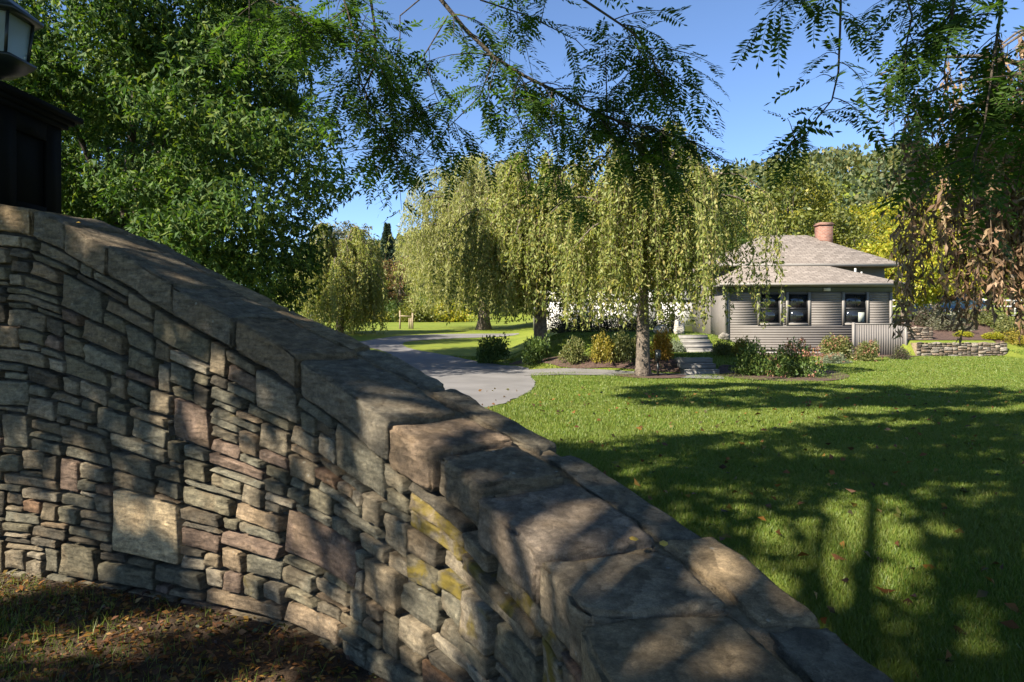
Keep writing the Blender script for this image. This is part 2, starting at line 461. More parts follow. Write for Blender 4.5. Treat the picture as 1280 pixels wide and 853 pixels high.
HREF = 2.17
def face_z(s, v):
    h = face_h(s); return v*h + .42*v*(1-v)*(HREF-h)
def skyline(L, hfun, rng, lens=(.16,.5), hs=(.05,.17), specials=(), cell=.02, fan=False, big=None):
    """random rubble laid course by course; returns (s0,s1,v0,v1), v = share of the height"""
    n = int(L/cell); v = np.zeros(n); out = []; done = [False]*len(specials)
    blocked = np.zeros(n, bool)
    for _ in range(6000):
        vv = np.where(blocked, 9, v)
        lo = vv.min()
        if lo >= .999: break
        i0 = int(np.argmin(vv)); i1 = i0
        while i1 < n and not blocked[i1] and abs(v[i1]-lo) < 1e-6: i1 += 1
        w = i1 - i0
        hh = hfun((i0+w/2)*cell)
        if fan: hh = hh + .42*(1-2*lo)*(HREF-hh)
        h = hs[0] + (hs[1]-hs[0])*rng.random()**1.3
        ln = int((lens[0] + (lens[1]-lens[0])*rng.random()**1.4)/cell)
        if big and i0*cell > big[0]: h *= big[1]; ln = int(ln*big[1])
        if rng.random() < .12: h *= 1.45; ln = int(ln*.85)
        if rng.random() < .12: h = hs[0]*rng.uniform(.6, .9)
        if w <= ln + int(.13/cell): ln = w
        left = rng.random() < .5
        a = i0 if left or ln == w else i1-ln
        b = a + ln
        top = lo + h/hh
        for nb in ([v[a-1]] if a > 0 else []) + ([v[b]] if b < n else []):
            if abs(nb-top)*hh < .035 and nb > lo + .035/hh: top = nb
        for k, sp in enumerate(specials):
            if not done[k] and b*cell > sp[0] and a*cell < sp[1] and lo < sp[2] - 1e-6:
                if top > sp[2] - .045/hh: top = sp[2]
        if (1-top)*hh < .05: top = 1.0
        # avoid stones that would be slivers
        v[a:b] = top; out.append((a*cell, b*cell, lo, top))
        blocked[:] = False
        for k, sp in enumerate(specials):
            if done[k]: continue
            A, B = int(sp[0]/cell), int(sp[1]/cell)
            seg = v[A:B]
            if (np.abs(seg-sp[2]) < 1e-6).all():
                out.append((sp[0], sp[1], sp[2], sp[3])); v[A:B] = sp[3]; done[k] = True
            else:
                blocked[A:B] |= np.abs(seg-sp[2]) < 1e-6
    return out

GA = np.array([0, .07, .16, .27, .38, .5, .62, .73, .84, .93, 1.0])
GB = np.array([0, .10, .26, .5, .74, .90, 1.0])
def stone_mesh(st, mapf, rng, proud=.024, gap=.0032, ga=GA, gb=GB, hh=1.0):
    """st = (s0,s1,v0,v1); a bulging, chipped face stone as a grid with a skirt running into the wall"""
    s0, s1, v0, v1 = st
    g = gap; gv = gap/hh
    js = lambda k: rng.uniform(-k, k)
    wid = s1-s0; hgt = (v1-v0)
    a0, a1 = s0+g, s1-g; b0, b1 = v0+gv, v1-gv
    sk = min(.04, wid*.13); kv = min(.020/hh, hgt*.16)
    c = [(a0+abs(js(sk))*.5, b0+abs(js(kv))), (a1-abs(js(sk))*.5, b0+abs(js(kv))), (a1-abs(js(sk)), b1-abs(js(kv))), (a0+abs(js(sk)), b1-abs(js(kv)))]
    off = rng.uniform(0, 100); pr = proud*rng.uniform(.35, 1.25); tiltb = js(.012); tilta = js(.015)
    ga = np.array(ga); gb = np.array(gb)
    ra = min(.2, .007/wid); rb = min(.3, .006/(hgt*hh)); ga[1] = ra; ga[-2] = 1-ra; gb[1] = rb; gb[-2] = 1-rb
    na, nb = len(ga), len(gb); V = []
    for bi, b in enumerate(gb):
        for ai, a in enumerate(ga):
            s = (c[0][0]*(1-a)+c[1][0]*a)*(1-b) + (c[3][0]*(1-a)+c[2][0]*a)*b
            v = (c[0][1]*(1-a)+c[1][1]*a)*(1-b) + (c[3][1]*(1-a)+c[2][1]*a)*b
            ea, eb = min(a, 1-a), min(b, 1-b)
            edge = (ea == 0) or (eb == 0)
            nz = mnoise.noise(Vector((s*7+off, v*hh*9, off)))
            nz2 = mnoise.noise(Vector((s*22+off, v*hh*26, off+9)))
            if ea == 0 and eb == 0:   # round the corners
                s += (wid*.5-(s-s0))/max(wid, .01)*min(.018, wid*.08)*2*.5
                v += ((v0+v1)/2-v)*.10
            elif ea == 0: s += nz*.010+nz2*.005
            elif eb == 0: v += (nz*.010+nz2*.006)/hh
            nz3 = abs(mnoise.noise(Vector((s*13+off, v*hh*30, off+4))))
            d = (pr if not edge else pr-.006) + nz*.013 + nz2*.009 - nz3*.012 + tilta*(a-.5) + tiltb*(b-.5)
            V.append(mapf(s, v, d))
    ringi = [ai for ai in range(na)] + [bi*na+na-1 for bi in range(1, nb)] + [(nb-1)*na+ai for ai in range(na-2, -1, -1)] + [bi*na for bi in range(nb-2, 0, -1)]
    # skirt
    base = len(V)
    for r in ringi:
        bi, ai = divmod(r, na)
        a, b = ga[ai], gb[bi]
        s = (c[0][0]*(1-a)+c[1][0]*a)*(1-b) + (c[3][0]*(1-a)+c[2][0]*a)*b
        v = (c[0][1]*(1-a)+c[1][1]*a)*(1-b) + (c[3][1]*(1-a)+c[2][1]*a)*b
        V.append(mapf(s, v, -.09))
    Fc = []
    for bi in range(nb-1):
        for ai in range(na-1):
            k = bi*na+ai; Fc.append((k, k+1, k+na+1, k+na))
    m = len(ringi)
    for k in range(m):
        Fc.append((ringi[k], base+k, base+(k+1) % m, ringi[(k+1) % m]))
    return V, Fc

PAL = [((.15,.15,.115), 5), ((.16,.168,.145), 5), ((.21,.195,.155), 4), ((.25,.20,.14), 2.2), ((.085,.083,.075), 2.6),
       ((.22,.14,.09), .5), ((.165,.125,.11), 1.6), ((.26,.25,.215), 2.2), ((.13,.138,.12), 3), ((.18,.16,.12), 3)]
PW = np.array([w for _, w in PAL]); PW /= PW.sum()
rs = np.random.default_rng(21)
def stone_col(rng):
    c = np.array(PAL[rng.choice(len(PAL), p=PW)][0]) * rng.uniform(.8, 1.25) * np.array([.96,.81,.615])
    c = c*.72 + c.mean()*np.array([1.06,1.0,.90])*.28
    return (*np.clip(c, 0, 1), 1.0)

wall = thing('stone_wall', 'curved dry stone wall with thick sloping coping slabs beside the lawn', 'stone wall', (-1.5, 4.0, 0))
WOFF = np.array([-1.5, 4.0, 0])
def s_of_px(px):
    xx = 640 + WC[:, 0]/np.maximum(WC[:, 1], .2)*F
    k = np.argmin(np.abs(xx-px) + (WC[:, 1] < .6)*1e6); return WS[k]
def spec(px0, px1, ytop, ybot):
    s0, s1 = s_of_px(px0), s_of_px(px1)
    smid = (s0+s1)/2; d = wall_at(smid)[0][1]
    z0 = EYE-(ybot-HORIZON)*d/F; z1 = EYE-(ytop-HORIZON)*d/F
    vs = np.linspace(0, 1, 400); zs = np.array([face_z(smid, q) for q in vs])-.03
    return (s0, s1, max(0.05, float(np.interp(z0, zs, vs))), float(np.interp(z1, zs, vs)))
specials = [spec(141,228,620,700), spec(355,450,655,712), spec(213,264,505,556), spec(325,378,458,522), spec(422,486,548,606)]
stones = skyline(WL, face_h, rs, (.13,.50), (.045,.15), specials, fan=True, big=(s_of_px(430), 1.35))
# bottom up; the ones the photograph cannot show (behind the camera, past the left edge) are joined
hid = MB(); n_st = 0
def fmap(s, v, d):
    p = wpos(s, d, face_z(s, v)-.03); return (p[0]-WOFF[0], p[1]-WOFF[1], p[2]-WOFF[2])
S_LEFT, S_RIGHT = s_of_px(0)-.55, s_of_px(750)+.35
sp_keys = {(round(a,3), round(c,4)) for a, b, c, d in specials}
for st in stones:
    smid = (st[0]+st[1])/2; hh = face_h(smid)
    V, Fc = stone_mesh(st, fmap, rs, hh=hh)
    if not (S_LEFT < smid < S_RIGHT) or (st[1]-st[0]) < .03:
        hid.add(V, Fc); continue
    o = MB().add(V, Fc).build('stone', M['stone'], wall, False)
    col = list(stone_col(rs))
    p = wall_at(smid)[0]; px = 640+p[0]/p[1]*F; zz = face_z(smid, (st[2]+st[3])/2)
    py = HORIZON+(EYE-zz)/p[1]*F
    if abs(px-615) < 85 and abs(py-(700+(px-600)*.9)) < 110 and rs.random() < .75: col[3] = 1-rs.uniform(.28, .46)
    elif rs.random() < .05: col[3] = 1-rs.uniform(.12, .26)
    if abs(st[0]-specials[0][0]) < 1e-4 and abs(st[2]-specials[0][2]) < 1e-4: col = [.46,.35,.21,1]; tag(o, 'large pale tan squarish stone')
    o.color = col; n_st += 1
tag(hid.build('stone_masonry', M['stone'], wall, True), kind='stuff').color = (.17,.17,.15,1)
# far side of the wall
bk = MB()
for st in skyline(WL, face_h, rs, (.2,.6), (.07,.2)):
    def bmap(s, v, d):
        p = wpos(s, -WIDTH-d+.05, v*face_h(s)-.03); return (p[0]-WOFF[0], p[1]-WOFF[1], p[2])
    V, Fc = stone_mesh(st, bmap, rs, hh=face_h((st[0]+st[1])/2), ga=np.array([0,.1,.5,.9,1]), gb=np.array([0,.15,.5,.85,1]))
    bk.add(V, [f[::-1] for f in Fc])
tag(bk.build('stone_masonry', M['stone'], wall, True), kind='stuff').color = (.17,.165,.14,1)
# rubble core and mortar
ss = np.linspace(0, WL, 90); V = []; Fc = []
for s in ss:
    z = wall_h(s)
    for out, zz in ((-.055, -.1), (-.055, z-.06), (-WIDTH+.09, z-.06), (-WIDTH+.09, -.1)):
        p = wpos(s, out, zz); V.append((p[0]-WOFF[0], p[1]-WOFF[1], p[2]))
for k in range(len(ss)-1):
    for e in range(4): Fc.append((k*4+e, k*4+(e+1) % 4, k*4+4+(e+1) % 4, k*4+4+e))
Fc += [(0, 1, 2, 3), tuple((len(ss)-1)*4+e for e in (3, 2, 1, 0))]
MB().add(V, Fc).build('rubble_core', M['core'], wall)
V = []; Fc = []
tt = np.linspace(.05, WIDTH-.06, 7)
for s in ss:
    for t in tt:
        p = wpos(s, -t, wall_h(s)-.027 + .010*mnoise.noise(Vector((s*5, t*6, 3)))); V.append((p[0]-WOFF[0], p[1]-WOFF[1], p[2]))
for k in range(len(ss)-1):
    for e in range(6): Fc.append((k*7+e, k*7+e+1, k*7+8+e, k*7+7+e))
MB().add(V, Fc).build('mortar_bed', M['mortar'], wall, True)

def cope_stone(s0, s1, t0, t1, th, z_off, rng, n=(26, 20, 10), rnd=.05, rough=.008, tilt=0.0, skew=0.0):
    """a rounded, uneven slab lying along the wall top; t = distance in from the face"""
    hx, hy, hz = (s1-s0)/2, (t1-t0)/2, th/2
    r = min(rnd, hx*.8, hy*.8, hz*.9)
    def axis(h, m):
        u = np.linspace(-1, 1, m+1); return np.sign(u)*np.abs(u)**.6*h
    ax, ay, az = axis(hx, n[0]), axis(hy, n[1]), axis(hz, n[2])
    idx = {}; V = []
    def vid(i, j, k):
        if (i, j, k) not in idx:
            idx[(i, j, k)] = len(V); V.append((ax[i], ay[j], az[k]))
        return idx[(i, j, k)]
    Fc = []
    for i in range(n[0]):
        for j in range(n[1]):
            Fc.append((vid(i,j,n[2]), vid(i+1,j,n[2]), vid(i+1,j+1,n[2]), vid(i,j+1,n[2])))
            Fc.append((vid(i,j,0), vid(i,j+1,0), vid(i+1,j+1,0), vid(i+1,j,0)))
    for i in range(n[0]):
        for k in range(n[2]):
            Fc.append((vid(i,0,k), vid(i+1,0,k), vid(i+1,0,k+1), vid(i,0,k+1)))
            Fc.append((vid(i,n[1],k), vid(i,n[1],k+1), vid(i+1,n[1],k+1), vid(i+1,n[1],k)))
    for j in range(n[1]):
        for k in range(n[2]):
            Fc.append((vid(0,j,k), vid(0,j,k+1), vid(0,j+1,k+1), vid(0,j+1,k)))
            Fc.append((vid(n[0],j,k), vid(n[0],j+1,k), vid(n[0],j+1,k+1), vid(n[0],j,k+1)))
    P = np.array(V); inner = np.clip(P, -np.array([hx-r, hy-r, hz-r]), np.array([hx-r, hy-r, hz-r]))
    dd = P-inner; ln = np.linalg.norm(dd, axis=1)[:, None]
    nrm = np.where(ln > 1e-6, dd/np.maximum(ln, 1e-6), 0)
    P = inner + nrm*r
    off = rng.uniform(0, 60); zl, zr = wall_h(s0), wall_h(s1)
    # keep slabs close to the wall line but planar
    out = []
    ex = [rng.uniform(-.03, .03) for _ in range(4)]
    for p, q in zip(P, nrm):
        w = mnoise.noise(Vector((p[0]*3.2+off, p[1]*3.2, p[2]*3.2)))*rough*1.3 + mnoise.noise(Vector((p[0]*10+off, p[1]*10, p[2]*12)))*rough*1.0 - abs(mnoise.noise(Vector((p[0]*17+off, p[1]*17, p[2]*34))))*rough*.9 + mnoise.noise(Vector((p[0]*40+off, p[1]*40, p[2]*40)))*rough*.35
        q2 = q if np.linalg.norm(q) > 0 else np.array([0, 0, 1.0])
        if (np.abs(q) > .25).sum() >= 2: w -= max(0, mnoise.noise(Vector((p[0]*9+off+3, p[1]*9, p[2]*9)))+.15)*.034 + abs(mnoise.noise(Vector((p[0]*26+off, p[1]*26, p[2]*26))))*.010
        x, y, z = p + q2*w
        a = (x/hx+1)/2; b = (y/hy+1)/2
        # uneven outline
        x += (ex[0]*(1-b)+ex[1]*b)*(a-.5) + skew*(b-.5) + mnoise.noise(Vector((b*3+off, a*2, 5)))*.02*(abs(x)/hx)
        y += (ex[2]*(1-a)+ex[3]*a)*(b-.5) + mnoise.noise(Vector((a*3+off, b*2, 7)))*.02*(abs(y)/hy)
        s = (s0+s1)/2 + x; t = (t0+t1)/2 + y
        top = zl + (zr-zl)*(s-s0)/(s1-s0)
        pw = wpos(min(max(s, 0), WL), -t, top + z_off - hz + z + tilt*(a-.5))
        out.append((pw[0]-WOFF[0], pw[1]-WOFF[1], pw[2]))
    return out, Fc
rc = np.random.default_rng(5)
fb = [0,.6,1.1,1.6]+[s_of_px(p) for p in (0,46,88,140,223,298,379,492,548,606,684,739)]
fb += [fb[-1]+.55, fb[-1]+1.15, WL]
for k in range(len(fb)-1):
    s0, s1 = fb[k], fb[k+1]
    if s1-s0 < .05: continue
    t1 = rc.uniform(.355, .405) if k > 7 else rc.uniform(.40, .46)
    zoff = rc.uniform(-.008, .012)
    V, Fc = cope_stone(s0+.008, s1-.008, -.035+rc.uniform(-.012,.012), t1, COPE+rc.uniform(0,.03), zoff, rc, rnd=.014, tilt=.02 if k > 9 else .0)
    o = MB().add(V, Fc).build('coping_stone', M['stone'], wall, True)
    c = np.array([.23,.172,.10])*rc.uniform(.75,1.2)
    if k == 11: c = np.array([.22,.155,.095])
    if k in (13,): c = np.array([.32,.22,.135])
    if k in (14, 15): c = np.array([.25,.20,.125])
    c = (c*.75+c.mean()*.25)*.88
    c = c*np.array([(1,1,1),(.85,.92,1.0),(1.1,1,.85),(.75,.8,.85),(1.05,1,.95)][rc.integers(5)])
    o.color = (*c, 1.0)
sb = 0.0
while sb < WL-.15:
    ln = rc.uniform(.35, .75); s1 = min(WL, sb+ln)
    if WL-s1 < .25: s1 = WL
    t0 = rc.uniform(.375, .395) if s1 > fb[8] else .435
    V, Fc = cope_stone(sb+.01, s1-.01, t0+.03, WIDTH+.025+rc.uniform(-.02,.025), .13, -.008+rc.uniform(-.01,.006), rc, n=(22,12,5), rnd=.012, skew=rc.uniform(-.06,.06))
    o = MB().add(V, Fc).build('coping_stone', M['stone'], wall, True)
    o.color = (*(np.array([(.22,.167,.10),(.18,.155,.11),(.25,.185,.11),(.15,.13,.095)][rc.integers(4)])*rc.uniform(.8,1.25)), 1.0)
    sb = s1
print('face stones', n_st)

# ------------------------------------------------------------------ gate post with lantern
PZ = .1
pp = thing('gate_post', 'black panelled wooden gate post with flat moulded cap on the stone wall', 'gate post', (-3.65, 4.77, PZ))
px0, px1, py0, py1 = -.29, .29, -.31, .31
m = MB(); m.box(px0+.02, px1-.02, py0+.02, py1-.02, 2.2, 2.93); m.build('core_box', M['black_paint'], pp)
for sx, sy, ax in ((px1, 0, 'x'), (px0, 0, 'x'), (0, py0, 'y'), (0, py1, 'y')):
    # stiles and rails of the recessed panel
    for q in (0, 1, 2, 3):
        m = MB()
        if ax == 'x':
            xa, xb = (sx-.019, sx+.006) if sx > 0 else (sx-.006, sx+.019)
            if q == 0: m.box(xa, xb, py0, py0+.16, 2.15, 2.93)
            if q == 1: m.box(xa, xb, py1-.16, py1, 2.15, 2.93)
            if q == 2: m.box(xa, xb, py0+.161, py1-.161, 2.80, 2.93)
            if q == 3: m.box(xa, xb, py0+.161, py1-.161, 2.15, 2.32)
        else:
            ya, yb = (sy-.006, sy+.019) if sy < 0 else (sy-.019, sy+.006)
            if q == 0: m.box(px0+.02, px0+.14, ya, yb, 2.15, 2.93)
            if q == 1: m.box(px1-.14, px1-.02, ya, yb, 2.15, 2.93)
            if q == 2: m.box(px0+.141, px1-.141, ya, yb, 2.80, 2.93)
            if q == 3: m.box(px0+.141, px1-.141, ya, yb, 2.15, 2.32)
        m.build('stile' if q < 2 else 'rail', M['black_paint'], pp)
cp = MB()
for k, (e, z0, z1) in enumerate(((.035, 2.931, 2.965), (.065, 2.966, 2.995), (.105, 2.996, 3.035))): cp.box(px0-e, px1+e, py0-e, py1+e, z0, z1)
cp.box(px0+.1, px1-.1, py0+.12, py1-.12, 3.036, 3.06)
cp.build('cap', M['black_paint'], pp)
lt = thing('lantern', 'black metal lantern with frosted panes on the gate post cap', 'lantern', (-3.64, 4.76, 3.16))
MB().lathe([(.12,0),(.12,.03),(.05,.05),(.045,.12),(.08,.15),(.20,.19),(.265,.245),(.27,.265)], (0,0,0), 6).build('base', M['black_metal'], lt)
for k in range(6):
    a = math.pi/3*k + math.pi/6; b = a + math.pi/3
    r0, r1 = .215, .245
    A0 = np.array([r0*math.cos(a), r0*math.sin(a), .27]); B0 = np.array([r0*math.cos(b), r0*math.sin(b), .27])
    A1 = np.array([r1*math.cos(a), r1*math.sin(a), .55]); B1 = np.array([r1*math.cos(b), r1*math.sin(b), .55])
    MB().tube([A0, A1], .013, 4).build('corner_bar', M['black_metal'], lt)
    i0 = .96
    MB().add([A0*(i0,i0,1), B0*(i0,i0,1), B1*(i0,i0,1), A1*(i0,i0,1)], [(0,1,2,3)]).build('pane', M['lantern_glass'], lt)
MB().lathe([(.27,.55),(.31,.555),(.31,.58),(.25,.62),(.16,.69),(.10,.72),(.10,.75),(.03,.77),(.03,.80),(.012,.84)], (0,0,0), 6).build('roof', M['black_metal'], lt)
MB().lathe([(.02,.27),(.02,.40),(.03,.42),(.03,.47),(.01,.5)], (0,0,0), 8).build('bulb', M['concrete'], lt)

# ------------------------------------------------------------------ foliage builders
def unit(a): return a/(np.linalg.norm(a, axis=1)[:, None]+1e-9)
def leaf_quads(mb, c, d, L, W, rng, bend=.12):
    """one rhombic, slightly folded leaf per row of c (base) and d (direction)"""
    n = len(c); L = np.broadcast_to(L, (n,))[:, None]; W = np.broadcast_to(W, (n,))[:, None]
    side = unit(np.cross(d, rng.normal(size=(n, 3)))); nr = np.cross(side, d)
    v = np.stack([c, c+d*L*.45+side*W*.5+nr*L*bend, c+d*L-nr*L*bend*.4, c+d*L*.45-side*W*.5+nr*L*bend], 1).reshape(-1, 3)
    f = np.arange(n*4).reshape(-1, 4)
    mb.add(v, f)
def bez(a, b, c, n):
    t = np.linspace(0, 1, n)[:, None]; return (1-t)**2*a + 2*t*(1-t)*b + t*t*c

def round_tree(mat, h, rx, rz, z0, n_clump, n_leaf, L, seed, trunk_r=.2, clump=.28, droop=.3, bark='bark', rosette=0, wr=.45, offset=(0,0), power=2.4, shell=.45, limbs=14):
    """returns meshes (trunk, crown): crown of leaf clumps spread through an uneven volume on a limbed trunk"""
    rng = np.random.default_rng(seed)
    cc = []
    while len(cc) < n_clump:
        p = rng.uniform(-1, 1, 3); r = (np.abs(p)**power).sum()**(1/power)
        if r > 1 or r < shell*rng.random(): continue
        cc.append(p)
    cc = np.array(cc); ang = np.arctan2(cc[:,1], cc[:,0])
    lob = 1 + .13*np.sin(ang*3+seed) + .09*np.sin(ang*5+cc[:,2]*4+seed*2)
    C = np.stack([cc[:,0]*rx*lob+offset[0], cc[:,1]*rx*lob+offset[1], z0+rz+cc[:,2]*rz], 1)
    cr = clump*rx*rng.uniform(.6, 1.3, n_clump)
    per = np.maximum(1, (n_leaf*cr**2/np.sum(cr**2)).astype(int))
    mbc = MB()
    ci = np.repeat(np.arange(n_clump), per); n = len(ci)
    g = unit(rng.normal(size=(n, 3)))*(rng.random(n)[:, None]**.45)
    P = C[ci] + g*cr[ci][:, None]*np.array([1, 1, .62])
    cen = np.array([offset[0], offset[1], z0+rz])
    if rosette:
        ax = unit(unit(P-cen)*.8 + rng.normal(size=(n, 3))*.6 + np.array([0, 0, .3]))
        P = np.repeat(P, rosette, 0); ax = np.repeat(ax, rosette, 0)
        d = unit(ax*.35 + rng.normal(size=P.shape)*.75 + np.array([0, 0, -droop]))
    else:
        d = unit(unit(P-cen)*.5 + rng.normal(size=P.shape)*.8 + np.array([0, 0, -droop]))
    Ls = L*rng.uniform(.4, 1.35, len(P))
    leaf_quads(mbc, P, d, Ls, Ls*wr, rng)
    mt = MB()
    top = np.array([offset[0]*.7, offset[1]*.7, z0+rz*1.35])
    mid = np.array([offset[0]*.15, offset[1]*.15, (z0+rz)*.5])
    tp = bez(np.array([0,0,-.15]), mid, top, 9); tr = np.linspace(trunk_r, trunk_r*.3, 9); tr[0] *= 1.5; tr[1] *= 1.1
    mt.tube(tp, tr, 9)
    for k in rng.choice(n_clump, min(limbs, n_clump), replace=False):
        t = rng.uniform(.3, .85); b = tp[int(t*8)]; e = C[k]
        c = (b+e)/2 + np.array([0, 0, .18*np.linalg.norm(e-b)])
        mt.tube(bez(b, c, e, 6), np.linspace(trunk_r*(1-t)*.6+.02, .015, 6), 5, False)
    return mt.mesh('trunk', M[bark], True), mbc.mesh('crown', M[mat])
def plant(name, meshes, label, cat, loc, rz=0, scale=1.0, group=None, mat=None, pn=('trunk', 'crown')):
    t = thing(name, label, cat, loc, rz, group)
    t.scale = (scale,)*3 if isinstance(scale, (int, float)) else scale
    for n, me in zip(pn, meshes):
        o = link(n, me, t)
        if mat and n == pn[-1]: o.material_slots[0].link = 'OBJECT'; o.material_slots[0].material = M[mat]
    return t
def G3(x, y): return (x, y, float(gz(x, y)))

def weeping_tree(mat, h, R, trunk_r, n_limb, n_strand, spacing, L, wr, seed, zlo=(.2,.45), bark='bark', lean=0.0, fork=.42, dens_in=.15, strand_r=.004, sway=.10, extra=()):
    rng = np.random.default_rng(seed); mt = MB(); ms = MB(); ml = MB()
    top = np.array([lean, 0, h*fork*1.5])
    tp = bez(np.array([0,0,-.15]), np.array([0,0,h*.25]), top, 10)
    tr = np.linspace(trunk_r, trunk_r*.45, 10); tr[0] *= 1.45; tr[1] *= 1.08
    tr *= 1+rng.normal(size=10)*.04
    mt.tube(tp, tr, 12)
    limbs = []
    for k in range(n_limb):
        th = 2*math.pi*(k+rng.uniform(-.35,.35))/n_limb*1.0; r = R*math.sqrt(rng.uniform(dens_in, 1))
        b = tp[int(rng.uniform(5, 9.99))]
        apex = h*rng.uniform(.70, 1.06)*(1-.25*(r/R)**2)
        e = np.array([r*math.cos(th), r*math.sin(th), apex*rng.uniform(.80,.95)])
        c = np.array([r*.5*math.cos(th), r*.5*math.sin(th), apex*1.22])
        lp = bez(b, c, e, 14); limbs.append(lp)
        mt.tube(lp, np.linspace(trunk_r*.38, .012, 14), 6, False)
    for th, r, za in extra:
        b = tp[7]; e = np.array([r*math.cos(th), r*math.sin(th), h*za])
        lp = bez(b, np.array([r*.55*math.cos(th), r*.55*math.sin(th), h*za*1.35]), e, 14); limbs.append(lp)
        mt.tube(lp, np.linspace(trunk_r*.38, .012, 14), 6, False)
    P = []; D = []
    knots = [sorted(rng.uniform(.3, 1.0, 4)) + [1.0] for _ in limbs]
    for k in range(n_strand):
        li = rng.integers(len(limbs)); lp = limbs[li]; t = (knots[li][rng.integers(5)] + rng.normal()*.02)*13; t = min(max(t, 3), 13); i = int(min(t, 12)); f = t-i
        st = lp[i]*(1-f)+lp[i+1]*f + rng.normal(size=3)*np.array([.12,.12,.06])*R*.35
        out = np.array([st[0], st[1], 0]); out /= np.linalg.norm(out)+1e-6
        out = out*rng.uniform(.2,.9) + rng.normal(size=3)*np.array([.5,.5,0])
        zend = h*rng.uniform(*zlo) if rng.random() < .6 else st[2]-(st[2]-h*zlo[0])*rng.uniform(.25,.8)
        ln = max(.3, st[2]-zend); m = 8
        u = np.linspace(0, 1, m)[:, None]
        reach = min(.55*R*.35, ln*.28)
        ph = rng.uniform(0, 6.28)
        pts = st + out*reach*(1-np.exp(-3*u)) + np.array([0,0,1])*(.10*np.sin(u*math.pi*.5)*0 - ln*u**1.15)
        pts += np.concatenate([np.sin(u*5+ph)*sway*.4, np.cos(u*4+ph)*sway*.4, u*0], 1)
        if strand_r: ms.tube(pts, np.linspace(strand_r, strand_r*.4, m), 3, False)
        nl = int(ln/spacing); q = rng.random(nl)**.9*(m-1.001); qi = q.astype(int); qf = (q-qi)[:, None]
        P.append(pts[qi]*(1-qf)+pts[qi+1]*qf + rng.normal(size=(nl, 3))*L*.28)
        D.append(np.array([0,0,-.85]) + rng.normal(size=(nl, 3))*.5)
    for lp in limbs:      # leafy shoots along the limbs themselves
        nl = int(len(lp)*14*R/3*rng.uniform(.2, 1.8)); q = rng.uniform(.25, .999, nl)*13; qi = np.minimum(q.astype(int), 12); qf = (q-qi)[:, None]
        P.append(lp[qi]*(1-qf)+lp[qi+1]*qf + rng.normal(size=(nl, 3))*np.array([.10,.10,.07])*R*.45 - np.array([0,0,.05])*R)
        D.append(np.array([0,0,-.6]) + rng.normal(size=(nl, 3))*.6)
    P = np.concatenate(P); D = unit(np.concatenate(D)); Ls = L*rng.uniform(.6, 1.3, len(P))
    leaf_quads(ml, P, D, Ls, Ls*wr, rng, .16)
    out = [mt.mesh('trunk', M[bark], True)]
    out.append(ms.mesh('hanging_twigs', M['twig']) if strand_r else None)
    out.append(ml.mesh('crown', M[mat]))
    return out
def plant_w(name, ms, label, loc, rz=0, scale=1.0, group=None, mat=None):
    t = thing(name, label, 'tree', loc, rz, group); t.scale = (scale,)*3 if isinstance(scale, (int, float)) else scale
    for n, me in zip(('trunk', 'hanging_twigs', 'crown'), ms):
        if me is None: continue
        o = link(n, me, t)
        if n == 'crown':
            o['kind'] = 'stuff'
            if mat: o.material_slots[0].link = 'OBJECT'; o.material_slots[0].material = M[mat]
    return t

# ------------------------------------------------------------------ house
M['siding'] = simple('grey_painted_siding', (.145, .13, .12), .6, .06, 3)
M['trim'] = simple('grey_trim', (.19, .175, .16), .55, .04, 3)
M['eave_shade'] = simple('eave_shade_paint', (.06, .07, .065), .5, .1, 3)  # dark greenish tone of the shade under the eaves, painted in
M['frame_black'] = simple('black_window_frame', (.018, .018, .02), .4, .1, 3)
M['white'] = simple('white_paint', (.52, .50, .47), .55, .03, 3)
M['metal_pipe'] = simple('vent_pipe', (.4, .4, .38), .5, .05, 3)
def pattern_mat(name, c1, c2, mortar, bw, bh, ms, rough=.9, vec='Object', rot=None):
    m, nt, out = new_mat(name)
    tc = N(nt, 'ShaderNodeTexCoord'); mp = N(nt, 'ShaderNodeMapping')
    nt.links.new(tc.outputs[vec], mp.inputs[0])
    if rot: mp.inputs['Rotation'].default_value = rot
    b = N(nt, 'ShaderNodeTexBrick'); nt.links.new(mp.outputs[0], b.inputs['Vector'])
    b.inputs['Color1'].default_value = (*c1, 1); b.inputs['Color2'].default_value = (*c2, 1); b.inputs['Mortar'].default_value = (*mortar, 1)
    b.inputs['Scale'].default_value = 1.0; b.inputs['Mortar Size'].default_value = ms
    b.inputs['Brick Width'].default_value = bw; b.inputs['Row Height'].default_value = bh
    n = tex_noise(nt, tc.outputs['Object'], 5, 5, .7)
    c = mix(nt, b.outputs[0], ramp(nt, n.outputs[0], [(.3, (.6,.6,.6)), (.7, (1.35,1.35,1.35))]).outputs[0], .7, 'MULTIPLY')
    p = N(nt, 'ShaderNodeBsdfPrincipled'); nt.links.new(c, p.inputs['Base Color']); p.inputs['Roughness'].default_value = rough
    p.inputs['Specular IOR Level'].default_value = .15
    nt.links.new(bump(nt, b.outputs[1], -.6, .02), p.inputs['Normal'])
    nt.links.new(p.outputs[0], out.inputs[0]); return m
M['shingle'] = pattern_mat('roof_shingles', (.185,.155,.13), (.275,.235,.20), (.135,.115,.098), .35, .17, .02)
M['brick'] = pattern_mat('chimney_brick', (.24,.10,.07), (.17,.07,.05), (.22,.17,.14), .22, .075, .012, rot=(math.radians(90), 0, 0))

